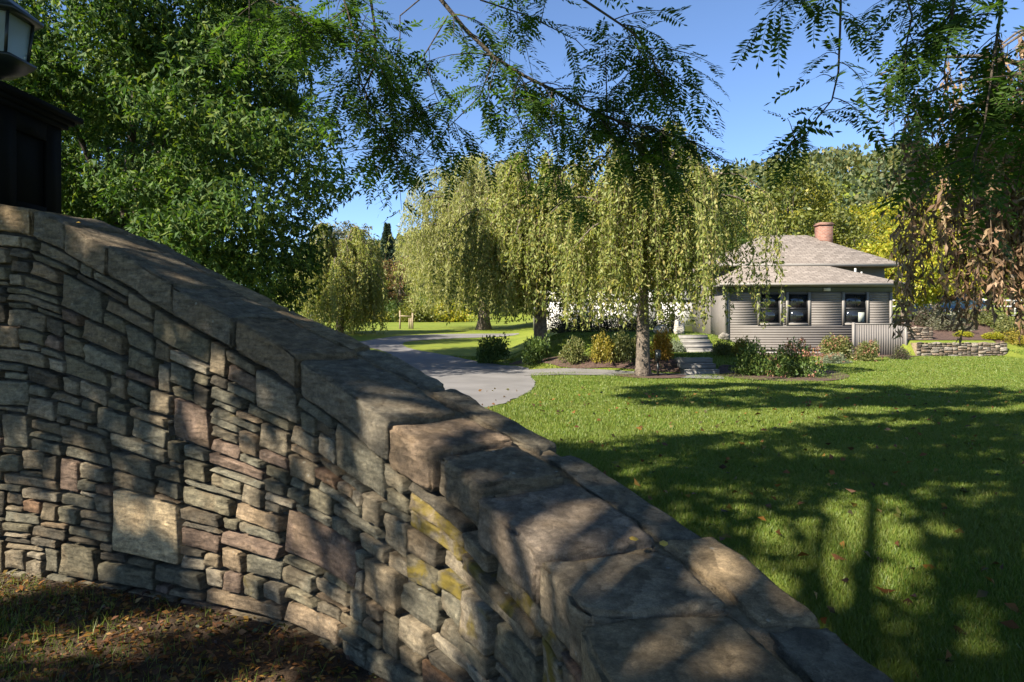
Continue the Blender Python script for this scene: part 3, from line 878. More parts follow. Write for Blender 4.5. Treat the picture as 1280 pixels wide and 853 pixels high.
HB = np.array([9.9, 31.5, 0.0])      # front left corner of the low wing
house = thing('house', 'single storey grey clapboard house with hipped shingle roofs and brick chimney', 'house', tuple(HB))
WX1 = 7.65; EZ = 3.3
m = MB(); m.box(.02, WX1-.02, .02, 2.6, .25, EZ); m.build('wall', M['siding'], house)
m = MB(); m.box(.05, WX1-.05, .04, 2.6, -.2, .25); m.build('foundation', M['concrete'], house)
wins = [(1.55, 2.45), (2.86, 3.76), (5.45, 6.45)]
WZ0, WZ1 = 1.52, 2.88
ex = .115; z = .27; k = 0
while z + ex < 2.93:
    cuts = [0.13]
    for a, b in wins:
        if z + ex > WZ0-.10 and z < WZ1+.06: cuts += [a-.125, b+.125]
    cuts.append(WX1-.13)
    for q in range(0, len(cuts), 2):
        a, b = cuts[q], cuts[q+1]
        # lapped board: thick lower edge, thin upper edge
        v = [(a,-.0125,z),(b,-.0125,z),(b,-.008,z+ex+.012),(a,-.008,z+ex+.012),(a,.02,z),(b,.02,z),(b,.02,z+ex+.012),(a,.02,z+ex+.012)]
        MB().add(v, [(0,1,2,3),(0,4,5,1),(3,2,6,7),(0,3,7,4),(1,5,6,2)]).build('clapboard', M['siding'], house)
    z += ex
for x in (0.0, WX1-.13): MB().box(x, x+.125, -.045, .02, .25, 2.95).build('corner_board', M['trim'], house)
MB().box(0, WX1, -.04, .02, 2.955, EZ).build('eave_shade_band', M['eave_shade'], house)  # dark band painted as the eave shadow on the wall top
for a, b in wins:
    w = MB(); w.box(a-.12, a-.001, -.042, .02, WZ0-.09, WZ1+.07); w.box(b+.001, b+.12, -.042, .02, WZ0-.09, WZ1+.07)
    w.box(a, b, -.045, .02, WZ0-.09, WZ0-.002)
    wo = w.build('window', M['trim'], house)
    f = MB(); e = .045
    f.box(a, a+e, -.03, .015, WZ0, WZ1); f.box(b-e, b, -.03, .015, WZ0, WZ1); f.box(a+e, b-e, -.03, .015, WZ1-e, WZ1); f.box(a+e, b-e, -.03, .015, WZ0, WZ0+e)
    mz = (WZ0+WZ1)/2; f.box(a+e, b-e, -.025, .015, mz-.025, mz+.025)
    f.box((a+b)/2-.01, (a+b)/2+.01, -.018, .01, mz+.026, WZ1-e)
    f.build('sash', M['frame_black'], wo)
    for z0, z1 in ((WZ0+e, mz-.025), (mz+.025, WZ1-e)):
        MB().box(a+e, b-e, -.006, -.002, z0, z1).build('pane', M['win_glass'], wo)
M['curtain'] = simple('pale_curtain', (.3,.32,.28), .8, .1, 4)
MB().box(6.08, 6.36, -.0115, -.0075, WZ0+.06, WZ0+.5).build('blind', M['curtain'], house)
def hip_roof(x0, x1, y0, y1, ze, zr, rx0, rx1, ry, th, name, parent, front_only=False):
    m = MB()
    if front_only:
        v = [(x0,y0,ze),(x1,y0,ze),(x1,y1,ze),(x0,y1,ze),(rx0,ry,zr),(rx1,ry,zr)]
        m.add(v, [(0,1,5,4),(1,2,5),(3,0,4)])
        v2 = [(a,b,c-th) for a,b,c in v]
        m.add(v2, [(4,5,1,0),(5,2,1),(4,0,3)]); m.add([v[0],v[1],v2[1],v2[0]], [(0,3,2,1)]); m.add([v[1],v[2],v2[2],v2[1]], [(0,3,2,1)]); m.add([v[3],v[0],v2[0],v2[3]], [(0,3,2,1)])
    else:
        v = [(x0,y0,ze),(x1,y0,ze),(x1,y1,ze),(x0,y1,ze),(rx0,ry,zr),(rx1,ry,zr)]
        m.add(v, [(0,1,5,4),(1,2,5),(2,3,4,5),(3,0,4)])
        v2 = [(a,b,c-th) for a,b,c in v[:4]]
        m.add(v2, [(3,2,1,0)])
        for a in range(4):
            b = (a+1) % 4; m.add([v[a],v[b],v2[b],v2[a]], [(0,3,2,1)])
    return m.build(name, M['shingle'], parent)
# low wing roof
lr = hip_roof(-.45, WX1+.45, -.45, 2.9, 3.34, 4.42, 1.6, WX1-2.35, 2.15, .03, 'roof', house, True)
MB().box(-.45, WX1+.45, -.44, .0, 3.20, 3.295).build('soffit', M['trim'], lr)
MB().box(-.48, WX1+.48, -.56, -.455, 3.24, 3.345).build('gutter', M['trim'], lr)
MB().tube([(-.30,-.5,3.25),(-.25,-.3,3.0),(-.06,-.11,2.8),(-.06,-.11,.2)], .045, 8).build('downspout', M['trim'], house)
# main block behind
m = MB(); m.box(.7, 8.75, 2.65, 8.6, -.2, 4.35); m.build('main_wall', M['siding'], house)
mr = hip_roof(.2, 9.25, 1.95, 9.2, 4.43, 6.25, 3.6, 6.0, 5.3, .12, 'roof', house)
MB().box(.15, 9.3, 1.86, 1.945, 4.30, 4.43).build('fascia', M['trim'], mr)
ch = MB(); ch.box(6.4, 7.08, 4.6, 5.25, 4.6, 6.7); ch.box(6.35, 7.13, 4.55, 5.30, 6.701, 6.78); ch.box(6.4, 7.08, 4.6, 5.25, 6.781, 6.85)
ch.build('chimney', M['brick'], house)
MB().tube([(6.6,1.3,3.7),(6.6,1.3,4.15)], .05, 8).build('vent_pipe', M['metal_pipe'], house)
MB().tube([(7.0,1.5,3.6),(7.0,1.5,4.0)], .04, 8).build('vent_pipe', M['metal_pipe'], house)
MB().box(4.45, 4.75, -.12, -.042, 3.0, 3.14).build('wall_light', M['white'], house)
dw = MB(); dw.box(.9, 1.5, 2.58, 2.66, 3.3, 4.1); dw.build('window', M['frame_black'], house)

fs = thing('privacy_screen', 'grey vertical board privacy screen in front of the house wall', 'fence', (15.2, 30.4, 0))
for k in range(21):
    MB().box(.08+k*.1075, .08+k*.1075+.1065, -.012, .012, .05, 1.47).build('board', M['siding'], fs)
for x in (0.0, 2.33): MB().box(x-.04, x+.06, -.05, .05, 0, 1.55).build('post', M['trim'], fs)
MB().box(.06, 2.29, -.03, .03, 1.471, 1.51).build('top_rail', M['trim'], fs)

# ------------------------------------------------------------------ garage behind the weeping trees
gy = 44.0; g0 = float(gz(5, gy))
gar = thing('garage', 'white garage building with recessed doors behind the weeping trees', 'garage', (1.6, gy, g0))
MB().box(0, 11.0, 0, 8, -.6, 3.4).build('wall', M['white'], gar)
for x in (.6, 4.2, 7.7):
    d = MB(); d.box(x, x+2.8, -.03, .0, 0, 2.05); do = d.build('door', M['white'], gar)
    f = MB(); f.box(x-.06, x+2.86, -.05, -.001, 2.06, 2.2); f.box(x-.12, x-.005, -.05, -.001, 0, 2.05); f.box(x+2.805, x+2.92, -.05, -.001, 0, 2.05)
    f.build('door_frame', M['frame_black'], do)
    for k in range(1, 4): MB().box(x+.02, x+2.78, -.036, -.031, k*.52-.012, k*.52+.012).build('panel_joint', M['trim'], do)
m = MB(); m.add([(-.4,-.5,3.4),(11.4,-.5,3.4),(11.4,4,5.3),(-.4,4,5.3),(11.4,8.5,3.4),(-.4,8.5,3.4)], [(0,1,2,3),(3,2,4,5),(0,3,5),(1,4,2)])
m.build('roof', M['shingle'], gar)

# ------------------------------------------------------------------ steps, rocks, retaining walls, hose
def steps(x, y, z, w, n, rise, run, label):
    t = thing('garden_steps', label, 'steps', (x, y, z))
    for k in range(n):
        m = MB(); m.box(-w/2-k*.002, w/2+k*.002, k*run, k*run+run+.25, k*rise-.1*(k == 0), (k+1)*rise-.03)
        b = m.build('step', M['concrete'], t)
        MB().box(-w/2-.005, w/2+.005, k*run-.006, k*run+run-.027, (k+1)*rise-.029, (k+1)*rise).build('tread', M['concrete'], b)
    return t
sx, sy = ground_px(878, 469)
steps(sx, sy, 0, 1.02, 3, .155, .36, 'three pale stone slab steps rising from the walkway')
steps((876-640)/F*24.9, 24.9, .46, 1.05, 4, .155, .33, 'four pale stone slab steps on the upper lawn by white rocks')
def rock(loc, r, label, col, seed, mat='stone_far'):
    rng = np.random.default_rng(seed); bm = bmesh.new(); bmesh.ops.create_icosphere(bm, subdivisions=3, radius=1)
    for v in bm.verts:
        k = 1+.35*mnoise.noise(v.co*1.3+Vector((seed*3.1, 0, 0)))+.12*mnoise.noise(v.co*4+Vector((seed, 2, 0)))
        v.co = Vector((v.co.x*r[0]*k, v.co.y*r[1]*k, v.co.z*r[2]*k))
    me = bpy.data.meshes.new('rock'); bm.to_mesh(me); bm.free(); me.materials.append(M[mat])
    for p in me.polygons: p.use_smooth = True
    o = link('rock', me); o.location = loc; o.color = (*col, 1); return tag(o, label, 'rock')
ux, uy = (852-640)/F*26.6, 26.6
rock((ux-.1, uy, float(gz(ux, uy))+.25), (.22,.2,.35), 'upright white rock beside the upper steps', (.42,.39,.34), 3)
rock((ux-.75, uy+.1, float(gz(ux, uy))+.16), (.3,.22,.2), 'low white rock lying beside the upright white rock', (.40,.37,.32), 4)
rock((ux+1.5, uy-.5, float(gz(ux+1.5, uy-.5))+.08), (.2,.18,.15), 'grey rock at the house end of the upper steps', (.22,.20,.17), 5)

def low_wall(name, x0, x1, y, z0, h, label, seed):
    t = thing(name, label, 'stone wall', (x0, y, z0)); rng = np.random.default_rng(seed)
    L = x1-x0
    for st in skyline(L, lambda s: h, rng, (.2,.55), (.07,.16)):
        def mp(s, v, d): return (s, -d, v*h + (.03*math.sin(s*9+seed) if v > .98 else 0))
        V, Fc = stone_mesh(st, mp, rng, .035, .008, np.array([0,.12,.5,.88,1]), np.array([0,.2,.8,1]), h)
        o = MB().add(V, Fc).build('stone', M['stone_far'], t)
        c = np.array([(.34,.26,.20),(.30,.24,.19),(.40,.35,.29),(.22,.18,.15),(.33,.29,.25)][rng.integers(5)])*rng.uniform(.45,.8)
        o.color = (*c, 1)
    m = MB(); m.box(.01, L-.01, .03, .5, -.2, h-.03); m.build('rubble_core', M['mortar'], t)
    return t
low_wall('retaining_wall', 17.75, 21.75, 29.95, 0, .68, 'low dry stone retaining wall along the lawn edge with a hose at its foot', 31)
low_wall('retaining_wall', 17.6, 19.15, 31.0, .5, .85, 'taller dry stone retaining wall butting against the house corner', 32)
hp = [(17.9,29.45,.03),(18.4,29.35,.03),(19.0,29.42,.03),(19.6,29.55,.03),(20.2,29.5,.03),(20.4,29.62,.03),(19.9,29.7,.03),(19.2,29.68,.03)]
M['hose'] = simple('green_hose', (.12,.42,.26), .4, .1, 4)
tag(MB().tube(catmull(np.array(hp), 6), .022, 6).build('garden_hose', M['hose'], None, True), 'pale green garden hose lying at the foot of the low retaining wall', 'hose')

# path light beside the trunk
pl = thing('path_light', 'small dark bollard light standing against the weeping tree trunk', 'light', (TA[0]+.42, TA[1]-.05, .03))
MB().box(-.025,.025,-.025,.025,0,.42).build('post', M['black_metal'], pl)
MB().box(-.07,.07,-.07,.07,.421,.75).build('lamp_head', M['black_metal'], pl)

# wooden gate frame in the field
gx, gy2 = ground_px(500, 411.5)
gf = thing('field_gate', 'weathered wooden gate frame standing alone in the far field', 'gate', G3(gx, gy2))
M['old_wood'] = simple('old_wood', (.24,.19,.13), .9, .2, 5)
MB().tube([(0,0,-.1),(0,0,1.6)], .075, 7).build('post', M['old_wood'], gf)
MB().tube([(1.1,0,-.1),(1.1,0,1.4)], .08, 7).build('post', M['old_wood'], gf)
MB().tube([(.0,-.02,1.15),(1.1,-.02,1.08)], .05, 6).build('rail', M['old_wood'], gf)
for x in (.75,.9): MB().box(x,x+.1,-.03,.0,.02,.95).build('picket', M['old_wood'], gf)

# ------------------------------------------------------------------ road, car and rail beyond the bank
sheet('road', [(24,45),(60,43.5),(60,49),(24,50)], M['asphalt'], .03, 1.0)
M['blue_paint'] = simple('blue_car_paint', (.05,.10,.17), .25, .05, 2, spec=.6)
M['tyre'] = simple('tyre', (.02,.02,.02), .8, .2, 5)
M['rim'] = simple('rim', (.4,.4,.4), .35, .1, 5, metallic=.6)
cx = (1190-640)/F*45.5
car = thing('parked_car', 'dark blue hatchback car parked on the road behind the bank', 'car', G3(cx, 46.0), math.radians(4))
prof = [(-2.1,.35),(-2.15,.7),(-2.0,.95),(-1.1,1.05),(-.35,1.46),(.9,1.5),(1.75,1.1),(2.1,.95),(2.12,.4),(2.0,.3),(-1.9,.28)]
V = []; n = len(prof)
for y, kx in ((-.86,.97),(-.88,1),(.88,1),(.86,.97)):
    for (x, z) in prof:
        yy = y*(1-.22*max(0, (z-.95)/.55)); V.append((x*kx, yy, .3+(z-.3)*(.985 if kx < 1 else 1)))
Fc = [tuple(range(n)), tuple(3*n+k for k in reversed(range(n)))]
for r in range(3):
    for k in range(n): Fc.append((r*n+k, (r+1)*n+k, (r+1)*n+(k+1) % n, r*n+(k+1) % n))
MB().add(V, Fc).build('body', M['blue_paint'], car)
for sgn in (-1, 1):
    yb, yt = sgn*.872, sgn*.715
    MB().add([(-.95,yb,1.02),(.2,yb,1.02),(.2,yt,1.43),(-.28,yt,1.43)], [(0,1,2,3)]).build('side_window', M['win_glass'], car)
    MB().add([(.28,yb,1.02),(1.55,yb,1.06),(.85,yt,1.45),(.28,yt,1.43)], [(0,1,2,3)]).build('side_window', M['win_glass'], car)
    for x in (-1.3, 1.3):
        w = MB().tube([(x, sgn*.72, .31),(x, sgn*.895, .31)], .31, 16).build('wheel', M['tyre'], car)
        MB().tube([(x, sgn*.88, .31),(x, sgn*.905, .31)], .19, 12).build('rim', M['rim'], w)
    MB().box(-2.16,-2.05, sgn*.6-.15, sgn*.6+.15,.66,.8).build('headlight', M['white'], car)
    MB().box(2.06,2.14, sgn*.65-.12, sgn*.65+.12,.78,.94).build('tail_light', M['brick'], car)
MB().add([(-1.06,-.78,1.075),(-1.06,.78,1.075),(-.37,.66,1.47),(-.37,-.66,1.47)], [(0,1,2,3)]).build('windscreen', M['win_glass'], car)
rf = thing('rail_fence', 'long white two rail fence along the far side of the road', 'fence', G3(30, 51))
for k in range(12):
    x = k*2.4-2; MB().box(x-.06,x+.06,-.06,.06,float(gz(30+x,51)-gz(30,51))-.2,float(gz(30+x,51)-gz(30,51))+1.2).build('post', M['white'], rf)
for k in range(11):
    x = k*2.4-2; za = float(gz(30+x,51)-gz(30,51)); zb = float(gz(32.4+x,51)-gz(30,51))
    for h in (.55, 1.0): MB().add([(x,-.09,za+h),(x+2.4,-.09,zb+h),(x+2.4,-.09,zb+h+.12),(x,-.09,za+h+.12),(x,-.061,za+h),(x+2.4,-.061,zb+h),(x+2.4,-.061,zb+h+.12),(x,-.061,za+h+.12)], [(0,1,2,3),(7,6,5,4),(0,4,5,1),(3,2,6,7)]).build('rail', M['white'], rf)

# ------------------------------------------------------------------ trees
# big leafy tree behind the wall on the drive side
hk = round_tree('hickory', 13, 6.0, 6.2, .8, 190, 33000, .20, 41, .32, .22, .8, 'bark_dark', rosette=6, wr=.32, offset=(.8, 0), power=2.7, shell=.2, limbs=14)
plant('hickory_tree', hk, 'large dense dark green broadleaf tree rising behind the stone wall', 'tree', G3(-12.7, 22.0))
plant('hickory_tree', hk, 'second dense green tree further back along the drive', 'tree', G3(-19.5, 33.0), 2.2, 1.1)
# weeping trees
wa = weeping_tree('cherry', 7.5, 2.4, .22, 24, 720, .036, .13, .38, 51, (.19,.55), extra=((0,3.5,.62),(-.35,3.3,.68),(.3,3.6,.58),(1.2,2.9,.72),(-1.2,2.7,.74),(2.7,2.7,.68),(3.4,2.9,.6)))
plant_w('weeping_tree', wa, 'yellow green weeping tree in a round mulch ring beside the walkway', (TA[0], TA[1], 0), 0.0)
bx, by = ground_px(656, 448)
wb = weeping_tree('cherry', 8.2, 3.4, .30, 26, 820, .045, .16, .38, 52, (.16,.48))
plant_w('weeping_tree', wb, 'weeping tree with pale leaves at the drive end of the mulch bed', (bx+.6, by+.2, float(gz(bx, by))), .3)
plant_w('weeping_tree', wb, 'distant weeping tree at the field edge beside the tall leafy tree', (-12.6, 50, float(gz(-12.6,50))-1.7), 2.0, (1.3,1.3,1.25))
ww = weeping_tree('willow', 15.4, 7.2, .55, 40, 1500, .10, .32, .24, 53, (.07,.5), dens_in=.05, strand_r=.008, sway=.3)
plant_w('willow_tree', ww, 'large feathery pale willow standing beyond the far bend of the driveway', G3(-2.4, 58), .3)
plant_w('willow_tree', ww, 'smaller willow half hidden behind the large feathery willow', G3(5.5, 66), 2.1, .86)

# shared background trees
t1 = round_tree('yellow_tree', 12, 4.6, 5.2, 1.8, 80, 7000, .36, 61, .24, .26, .3, limbs=10, wr=.6)
t2 = round_tree('olive_tree', 13, 4.0, 6.0, 1.6, 80, 7000, .36, 62, .24, .28, .3, limbs=10, wr=.6)
t3 = round_tree('lime_tree', 6, 2.6, 2.6, .5, 60, 5200, .26, 63, .12, .28, .4, limbs=8, wr=.55)
mats_ = ['olive_tree', 'yellow_tree', 'green_tree', 'lime_tree', 'rust_tree', 'grey_tree']
bgt = [ # px, d, scale, mesh, material, label
 (985, 58, .98, 1, 'olive_tree', 'tall olive green tree behind the left end of the house roof'),
 (1022, 62, .90, 0, 'yellow_tree', 'round yellow green tree directly behind the brick chimney'),
 (1068, 56, .72, 0, 'olive_tree', 'olive tree right behind the house hip'),
 (1110, 66, .85, 1, 'lime_tree', 'yellow tree beyond the retaining walls'),
 (1155, 60, .85, 0, 'lime_tree', 'bright yellow green tree beyond the parked car'),
 (1205, 68, 1.15, 1, 'yellow_tree', 'tall golden tree beyond the white rail fence'),
 (1265, 62, 1.05, 0, 'green_tree', 'green tree beyond the white rail fence'),
 (1330, 64, 1.1, 1, 'yellow_tree', 'golden tree at the end of the white rail fence'),
 (940, 70, 1.0, 0, 'green_tree', 'green tree between the garage roof and the house'),
 (872, 74, .8, 1, 'olive_tree', 'olive tree above the garage roof'),
 (800, 78, .85, 0, 'green_tree', 'green tree rising behind the garage'),
 (738, 84, .95, 1, 'olive_tree', 'olive tree behind the willows'),
 (545, 92, .74, 0, 'green_tree', 'green tree in the hedgerow beside the willow'),
 (500, 96, .70, 1, 'rust_tree', 'rusty orange tree in front of the conifer'),
 (455, 92, .62, 0, 'olive_tree', 'low olive tree in the hedgerow behind the gate frame'),
 (428, 100, 1.12, 1, 'grey_tree', 'tall thin grey green tree above the hedgerow'),
 (398, 96, .92, 0, 'grey_tree', 'broad grey green tree behind the tall leafy tree'),
]
for px, d, s, k, mt, lab in bgt:
    x = (px-640)/F*d
    plant('broadleaf_tree', (t1, t2)[k], lab, 'tree', G3(x, d), R0.uniform(0, 6), s, 'trees beyond the house and field', mt)
for px, d, s, mt, lab in [(1128, 38.5, .85, 'lime_tree', 'small lime green tree over the taller retaining wall'), (1172, 40, .80, 'lime_tree', 'lime green small tree beside the parked car'),
                          (1150, 44, 1.05, 'yellow_tree', 'small golden tree between the lime green trees')]:
    x = (px-640)/F*d
    plant('small_tree', t3, lab, 'tree', G3(x, d), R0.uniform(0, 6), s, 'small trees on the bank', mt)
# conifer
rng = np.random.default_rng(71); mc = MB(); n = 5200
hz = rng.random(n)**.8; ang = rng.uniform(0, 6.28, n); tier = .55+.45*np.abs(np.sin(hz*34)); rr = (1-hz)*3.1*tier*np.sqrt(rng.random(n))
P = np.stack([rr*np.cos(ang), rr*np.sin(ang), 1.2+hz*13.3-rr*.22], 1)
leaf_quads(mc, P, unit(np.stack([np.cos(ang), np.sin(ang), np.full(n, -.25)], 1)+rng.normal(size=(n,3))*.35), .55, .22, rng)
mtk = MB().tube([(0,0,-.2),(0,0,7),(0,0,14.3)], [.26,.16,.02], 8)
plant('pine_tree', (mtk.mesh('trunk', M['bark_dark'], True), mc.mesh('crown', M['conifer'])), 'dark pointed conifer rising above the hedgerow', 'tree', G3((484-640)/F*104, 104), 0, 1.02)
# hedgerow bushes
def shrub_mesh(rx, rz, n, L, seed, mat, wr=.5, lobes=26):
    rng = np.random.default_rng(seed)
    c = unit(rng.normal(size=(lobes, 3))); c[:, 2] = np.abs(c[:, 2])*1.0
    c *= rng.uniform(.35, .82, lobes)[:, None]
    ci = rng.integers(0, lobes, n); g = unit(rng.normal(size=(n, 3)))*rng.random(n)[:, None]**.4
    P = c[ci] + g*.36*rng.uniform(.6, 1.2, lobes)[ci][:, None]
    P[:, 2] = np.abs(P[:, 2])
    d = unit(P*np.array([1, 1, .8]) + rng.normal(size=(n, 3))*.7)
    P = P*np.array([rx, rx, rz]) + np.array([0, 0, .06])
    Ls = L*rng.uniform(.6, 1.3, n); m = MB(); leaf_quads(m, P, d, Ls, Ls*wr, rng)
    st = MB()
    for k in range(9):
        e = c[k]*np.array([rx, rx, rz]); st.tube(bez(np.array([rng.uniform(-.06,.06)*rx, rng.uniform(-.06,.06)*rx, -.05]), e*np.array([.35,.35,.7]), e, 5), np.linspace(.018*rx+.006, .004, 5), 4, False)
    return st.mesh('stem', M['bark_dark']), m.mesh('foliage', M[mat])
def put_shrub(ms, label, loc, rz=0, scale=1.0, group=None, mat=None, name='shrub'):
    return plant(name, ms, label, 'shrub', loc, rz, scale, group, mat, ('stem', 'foliage'))
hb = shrub_mesh(4.2, 3.4, 3600, .34, 81, 'olive_tree')
hl = ['pale green bush at the left end of the hedgerow', 'yellowish bush in the hedgerow behind the gate frame', 'dark rounded bush in the hedgerow', 'olive hedgerow bush left of the willow trunk', 'lime green hedgerow bush reaching the willow']
for k, (px, d, mt, s) in enumerate([(415, 84, 'grey_tree', .9), (455, 82, 'yellow_tree', .85), (488, 86, 'green_tree', .95), (520, 83, 'olive_tree', .9), (556, 86, 'lime_tree', 1.0)]):
    put_shrub(hb, hl[k], G3((px-640)/F*d, d), k*1.3, s, 'hedgerow bushes', mt, 'hedge_bush')

# garden shrubs: px, py of the base, width px, height px
s1 = shrub_mesh(1, 1, 2800, .13, 91, 'shrub_dark', .5)
s2 = shrub_mesh(1, 1, 2800, .12, 92, 'shrub_olive', .55)
s3 = shrub_mesh(1, 1, 2800, .11, 93, 'shrub_dark', .5, 34)
gs = [
 (615, 455, 44, 36, s1, 'shrub_dark', 'rounded dark green shrub beside the driveway bend'),
 (670, 456, 38, 36, s1, 'shrub_dark', 'dark green shrub at the foot of the weeping tree by the drive'),
 (717, 455, 34, 30, s2, 'shrub_olive', 'small variegated shrub on the mulch between dark and gold shrubs'),
 (755, 454, 36, 34, s2, 'shrub_gold', 'golden yellow shrub on the mulch bed'),
 (780, 454, 34, 36, s2, 'shrub_olive', 'olive shrub between the golden shrub and the trunk'),
 (828, 452, 30, 38, s2, 'shrub_orange', 'bright orange autumn shrub right of the weeping tree trunk'),
 (800, 445, 30, 26, s2, 'shrub_olive', 'low olive shrub behind the weeping tree trunk'),
 (846, 441, 20, 18, s3, 'silver_plant', 'low grey green clump beside the upper steps'),
 (945, 470, 52, 46, s3, 'shrub_dark', 'broad dark green shrub in the mulch by the lower steps'),
 (995, 472, 62, 47, s3, 'shrub_dark', 'dark shrub topped with faded pink blooms by the lower steps'),
 (1047, 449, 46, 30, s1, 'shrub_olive', 'pink topped shrub against the grey house wall'),
 (1086, 452, 30, 26, s1, 'shrub_olive', 'small pink topped shrub before the privacy screen'),
 (905, 445, 30, 18, s2, 'shrub_olive', 'low olive shrub at the house corner'),
 (930, 446, 30, 22, s2, 'shrub_gold', 'yellow green shrub below the house window'),
 (1128, 450, 22, 18, s3, 'shrub_purple', 'low purplish shrub at the corner of the privacy screen'),
 (1044, 455, 34, 14, s3, 'silver_plant', 'low silvery ground plant before the pink topped shrub'),
]
bloom = []
for px, py, w, h, ms, mt, lab in gs:
    x, y = ground_px(px, py); sc = (w/2*y/F*1.12, w/2*y/F*1.12, h*y/F*.95)
    o = put_shrub(ms, lab, (x, y+.1, float(gz(x, y))), R0.uniform(0, 6), sc, 'garden shrubs', mt)
    if 'pink' in lab:
        rng = np.random.default_rng(int(px)); fm = MB(); n = 520; k = 40
        cc = unit(rng.normal(size=(k, 3))*np.array([1,1,.8])+np.array([0,0,.9]))*rng.uniform(.82,1.02,k)[:, None]*np.array([1,1,1.05])
        P = np.repeat(cc, 13, 0)+rng.normal(size=(k*13, 3))*.055
        leaf_quads(fm, P, unit(rng.normal(size=P.shape)+np.array([0,0,.4])), .075, .055, rng)
        fo = fm.build('blooms', M['flower_pink'], o); fo['label'] = 'faded pink flower heads'; fo['kind'] = 'stuff'
# dark hedge row before the garage
dh = shrub_mesh(1, 1, 1600, .10, 94, 'shrub_purple', .5, 34)
for k in range(5):
    x = 2.1+k*1.15; put_shrub(dh, 'dark purplish shrub in the row before the white garage, ' + ['at the drive end', 'next to the drive end one', 'middle of the row', 'next to the steps end one', 'at the steps end'][k], G3(x, 29.5+.2*(k % 2)), k*1.1, (.85,.8,1.15), 'dark shrubs before the garage')
# bank planting
bp = [(1190,33.5,1.1,.95,'grey_tree','grey green bush on the bank above the low retaining wall'), (1225,35,1.2,.9,'shrub_olive','olive bush on the bank before the parked car'),
      (1262,33,1.1,.9,'shrub_olive','pale leafy bush at the right end of the bank'), (1165,34.5,.9,1.1,'shrub_purple','dark shaded bush behind the retaining wall top'),
      (1275,31,.9,.7,'shrub_gold','yellow flowering bush beyond the low retaining wall'), (1205,32,.5,.25,'lime_tree','low lime clump on the bank soil'), (1240,31.8,.6,.3,'lime_tree','spreading lime ground plant on the bank soil')]
for px, d, rx, rz_, mt, lab in bp:
    x = (px-640)/F*d; put_shrub(s3 if rz_ > .5 else s2, lab, G3(x, d), px, (rx, rx, rz_), 'plants on the bank', mt)

# wooded hill (one mass)
rng = np.random.default_rng(101); hm = MB(); n = 1500
y = rng.uniform(112, 330, n); x = y*rng.uniform(-.30, 1.0, n)
r = rng.uniform(3.0, 5.5, n); k = 46
ci = np.repeat(np.arange(n), k); g = unit(rng.normal(size=(n*k, 3))); g[:, 2] = np.abs(g[:, 2])*1.2
C = np.stack([x, y, gz(x, y)+r*.9+1], 1)
P = C[ci]+g*r[ci][:, None]*rng.uniform(.75, 1.05, n*k)[:, None]
leaf_quads(hm, P, unit(g+rng.normal(size=g.shape)*.7), 1.7, 1.2, rng)
tag(hm.build('hill_wood', M['hill_wood']), 'wooded hillside of green and golden trees', None, None, 'stuff')

# ------------------------------------------------------------------ locust trees that overhang the camera
def pinnate(mb, base, d, L, rng, pairs=8, lw=.022, ll=.062):
    """compound leaves: two rows of leaflets along a drooping midrib"""
    n = len(base); side = unit(np.cross(d, np.array([0,0,1.0])+rng.normal(size=(n,3))*.25)); nr = np.cross(side, d)
    for k in range(pairs+1):
        u = (.15+.85*k/pairs)
        p = base + d*(L*u)[:, None] - np.array([0,0,1.0])*(L*.22*u*u)[:, None]
        sz = (.72+.5*math.sin(math.pi*min(u, .9)))*(L/.26)
        for sg in ((-1, 1) if k < pairs else (0,)):
            dd = unit(d*(.42 if sg else 1)+side*sg+rng.normal(size=(n,3))*.13-np.array([0,0,.12]))
            sd = unit(np.cross(dd, nr)+rng.normal(size=(n,3))*.15)
            l_ = (ll*sz)[:, None]; w_ = (lw*sz)[:, None]
            v = np.stack([p, p+dd*l_*.5+sd*w_*.5, p+dd*l_, p+dd*l_*.5-sd*w_*.5], 1).reshape(-1, 3)
            mb.add(v, np.arange(n*4).reshape(-1, 4))
    q = np.stack([base, base+d*L[:,None]*.5-np.array([0,0,1.0])*(L*.055)[:,None], base+d*L[:,None]-np.array([0,0,1.0])*(L*.22)[:,None]], 1)
    w = side*.0016
    v = np.concatenate([q-w[:,None,:], q+w[:,None,:]], 1).reshape(-1, 3)
    i0 = np.arange(n)[:, None]*6
    mb.add(v, np.concatenate([i0+np.array([[0,1,4,3]]), i0+np.array([[1,2,5,4]])]))

